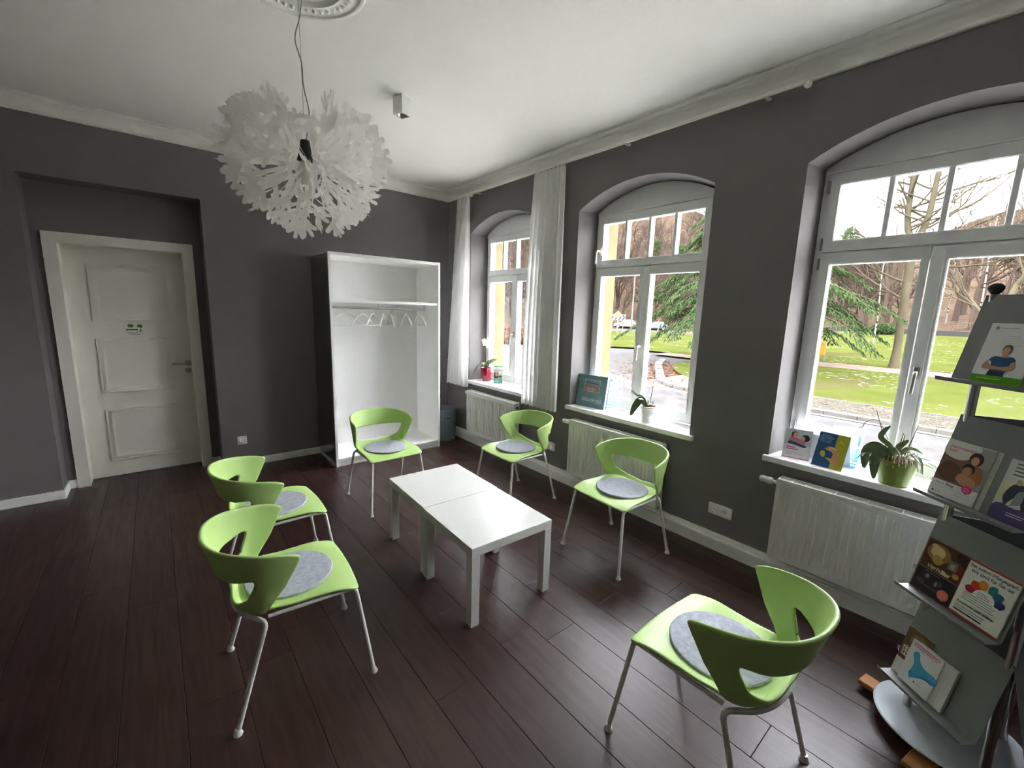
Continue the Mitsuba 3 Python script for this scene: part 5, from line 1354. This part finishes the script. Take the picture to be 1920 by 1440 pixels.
# car, signs and lamp post on the far road
def car(loc, deg, paint, label):
    c = thing('car', label, 'car')
    m = rotz(deg, loc)
    side = Polygon([(-2.05, 0.30), (-2.1, 0.62), (-2.02, 0.86), (-1.72, 0.92), (-1.25, 1.40), (-0.6, 1.47), (0.25, 1.42), (1.0, 0.95), (1.75, 0.82), (2.05, 0.66), (2.08, 0.34)]).buffer(-0.05).buffer(0.05)
    well = unary_union([Point(-1.3, 0.30).buffer(0.37), Point(1.32, 0.30).buffer(0.37)])
    b_ = ext_xz(side.difference(well), -0.84, 0.84)
    v = b_.vertices.copy(); up = np.clip((v[:, 2] - 0.9) / 0.55, 0, 1); v[:, 1] *= 1 - 0.2 * up; b_.vertices = v
    add('body', b_, paint, c, m=m)
    gl = ext_xz(Polygon([(-1.55, 0.95), (-1.18, 1.34), (-0.6, 1.40), (0.2, 1.36), (0.84, 0.97)]), -0.80, 0.80)
    v = gl.vertices.copy(); up = np.clip((v[:, 2] - 0.9) / 0.55, 0, 1); v[:, 1] *= (1 - 0.2 * up) * 1.07; gl.vertices = v
    add('side_windows', gl, 'car_glass', c, m=m)
    for x in (-1.3, 1.32):
        for y in (-0.74, 0.74):
            w_ = add('wheel', moved(trimesh.creation.cylinder(0.31, 0.2, sections=20), M((x, y, 0.31), (1, 0, 0), (0, 0, 1))), 'dark_plastic', c, m=m)
            add('rim', moved(trimesh.creation.cylinder(0.2, 0.21, sections=14), M((x, y, 0.31), (1, 0, 0), (0, 0, 1))), 'brushed_steel', w_, m=m)
mat('car_glass', '12181c', 0.1, 0.8)
gz = lambda x, y: float(ground_z(np.array(float(x)), np.array(float(y))))
car((67.9, 42.0, gz(67.9, 42.0)), 128, mat('car_blue', '2c363e', 0.25, 0.6), 'silver blue hatchback parked on the far road')
car((65.3, 46.4, gz(65.3, 46.4)), 124, mat('car_white', '585a5a', 0.25, 0.6), 'white car on the far road behind the tall pole')
lp = thing('street_pole', 'tall pale pole at the far edge of the lawn', 'pole')
add('post', tube([(54.6, 37.8, gz(54.6, 37.8) - 0.2), (54.6, 37.8, 8.0)], [0.14, 0.09], 10), 'kerb_stone', lp, smooth=40)
fc = M((49.0, 36.2, 0), (0.593, -0.805, 0), (0, 0, 1))
sg = thing('road_sign', 'yellow and white diamond priority sign on a post', 'sign')
dm = lambda s: affinity.rotate(sbox(-s, -s, s, s), 45)
add('post', tube([(49.03, 36.22, -1.0), (49.03, 36.22, 2.0)], 0.035, 8), 'brushed_steel', sg)
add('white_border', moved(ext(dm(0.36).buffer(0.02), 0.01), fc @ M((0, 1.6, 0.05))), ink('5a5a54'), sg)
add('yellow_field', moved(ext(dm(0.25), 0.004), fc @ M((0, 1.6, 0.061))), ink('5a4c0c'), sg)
cb = thing('chevron_board', 'white and dark red chevron board below the diamond sign', 'sign')
fb = M((53.5, 39.5, 0), (0.593, -0.805, 0), (0, 0, 1))
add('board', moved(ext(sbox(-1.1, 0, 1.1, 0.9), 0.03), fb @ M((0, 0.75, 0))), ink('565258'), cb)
add('chevrons', moved(cat(*[ext(Polygon([(x, 0.05), (x + 0.2, 0.05), (x + 0.45, 0.45), (x + 0.2, 0.85), (x, 0.85), (x + 0.25, 0.45)]), 0.004) for x in (-1.05, -0.5, 0.05, 0.58)]), fb @ M((0, 0.75, 0.0305))), ink('220c16'), cb)
for x in (-0.8, 0.8):
    p = fb @ np.array([x, 0, -0.05, 1])
    add('post', tube([(p[0], p[1], -1.0), (p[0], p[1], 1.6)], 0.04, 8), 'brushed_steel', cb)
rs = thing('road_sign', 'small red sign on a post beside the blue car', 'sign')
add('post', tube([(60.0, 36.6, -1.0), (60.0, 36.6, 1.6)], 0.035, 8), 'brushed_steel', rs)
add('plate', moved(ext(Point(0, 0).buffer(0.42, 3), 0.02), M((59.95, 36.57, 1.3), (0.52, -0.85, 0), (0, 0, 1))), ink('4a1a16'), rs)

# low wall, bench and hedge at the foot of the slope
def low_wall():
    a = np.radians(np.linspace(-12, 26, 60)); R = far_edge(np.degrees(a)) - 0.3
    x, y = R * np.cos(a), R * np.sin(a); z = -1.0 + slope(x, y)
    v = np.vstack([np.c_[x, y, z - 0.3], np.c_[x, y, z + 0.5], np.c_[x * 1.006, y * 1.006, z + 0.5], np.c_[x * 1.006, y * 1.006, z - 0.3]])
    i = np.arange(59); f = []
    for s in range(3):
        p, q_ = s * 60, (s + 1) * 60
        f += [np.stack([p + i, p + i + 1, q_ + i], 1), np.stack([p + i + 1, q_ + i + 1, q_ + i], 1)]
    return trimesh.Trimesh(v, np.vstack(f), process=False)
single('stone_wall', low_wall(), matte('wall_stone', '2b2a28'), 'low grey stone wall along the far edge of the lawn', 'wall')
def bench(loc, deg, label):
    b_ = thing('park_bench', label, 'bench')
    m = rotz(deg, loc)
    for z, y in ((0.45, -0.1), (0.45, 0.1), (0.75, 0.28), (0.92, 0.3)):
        add('slat', box(-0.9, 0.9, y - 0.07, y + 0.07, z, z + 0.05) if z < 0.5 else box(-0.9, 0.9, y - 0.02, y + 0.03, z, z + 0.12), 'bark_brown', b_, m=m)
    for x in (-0.7, 0.7):
        add('leg', cat(box(x - 0.04, x + 0.04, -0.2, 0.3, 0.38, 0.45), box(x - 0.04, x + 0.04, -0.2, -0.12, -0.2, 0.38), box(x - 0.04, x + 0.04, 0.24, 0.32, -0.2, 1.0)), 'bark_brown', b_, m=m)
bench((71.5, 4.9, gz(71.5, 4.9)), -80, 'brown park bench at the foot of the slope, left one')
bench((72.2, 3.0, gz(72.2, 3.0)), -84, 'brown park bench at the foot of the slope, right one')
q = np.random.default_rng(31)
def bush(seed, rx, ry, rz, n, size=0.12):
    r = np.random.default_rng(seed)
    d_ = r.normal(size=(n, 3)); d_ /= np.linalg.norm(d_, axis=1, keepdims=True)
    p = d_ * (r.uniform(0.4, 1, (n, 1)) ** 0.4) * [rx, ry, rz] + [0, 0, rz * 0.9]
    e1 = r.normal(size=(n, 3)) * size; e2 = r.normal(size=(n, 3)) * size
    return trimesh.Trimesh(np.stack([p - e1, p + e2, p + e1], 1).reshape(-1, 3), np.arange(3 * n).reshape(-1, 3), process=False)
single('hedge', bush(1, 3.2, 1.0, 0.75, 5000), 'leaf_brown', 'low brown hedge beyond the street in the farthest window', 'hedge', m=rotz(-38, (22.5, 28.6, -1.1)))
single('shrub', bush(2, 1.1, 1.1, 0.55, 2500, 0.08), 'needles', 'green shrub beside the slim birch at the far edge of the lawn', 'shrub', m=M((58.5, 9.6, gz(58.5, 9.6))))
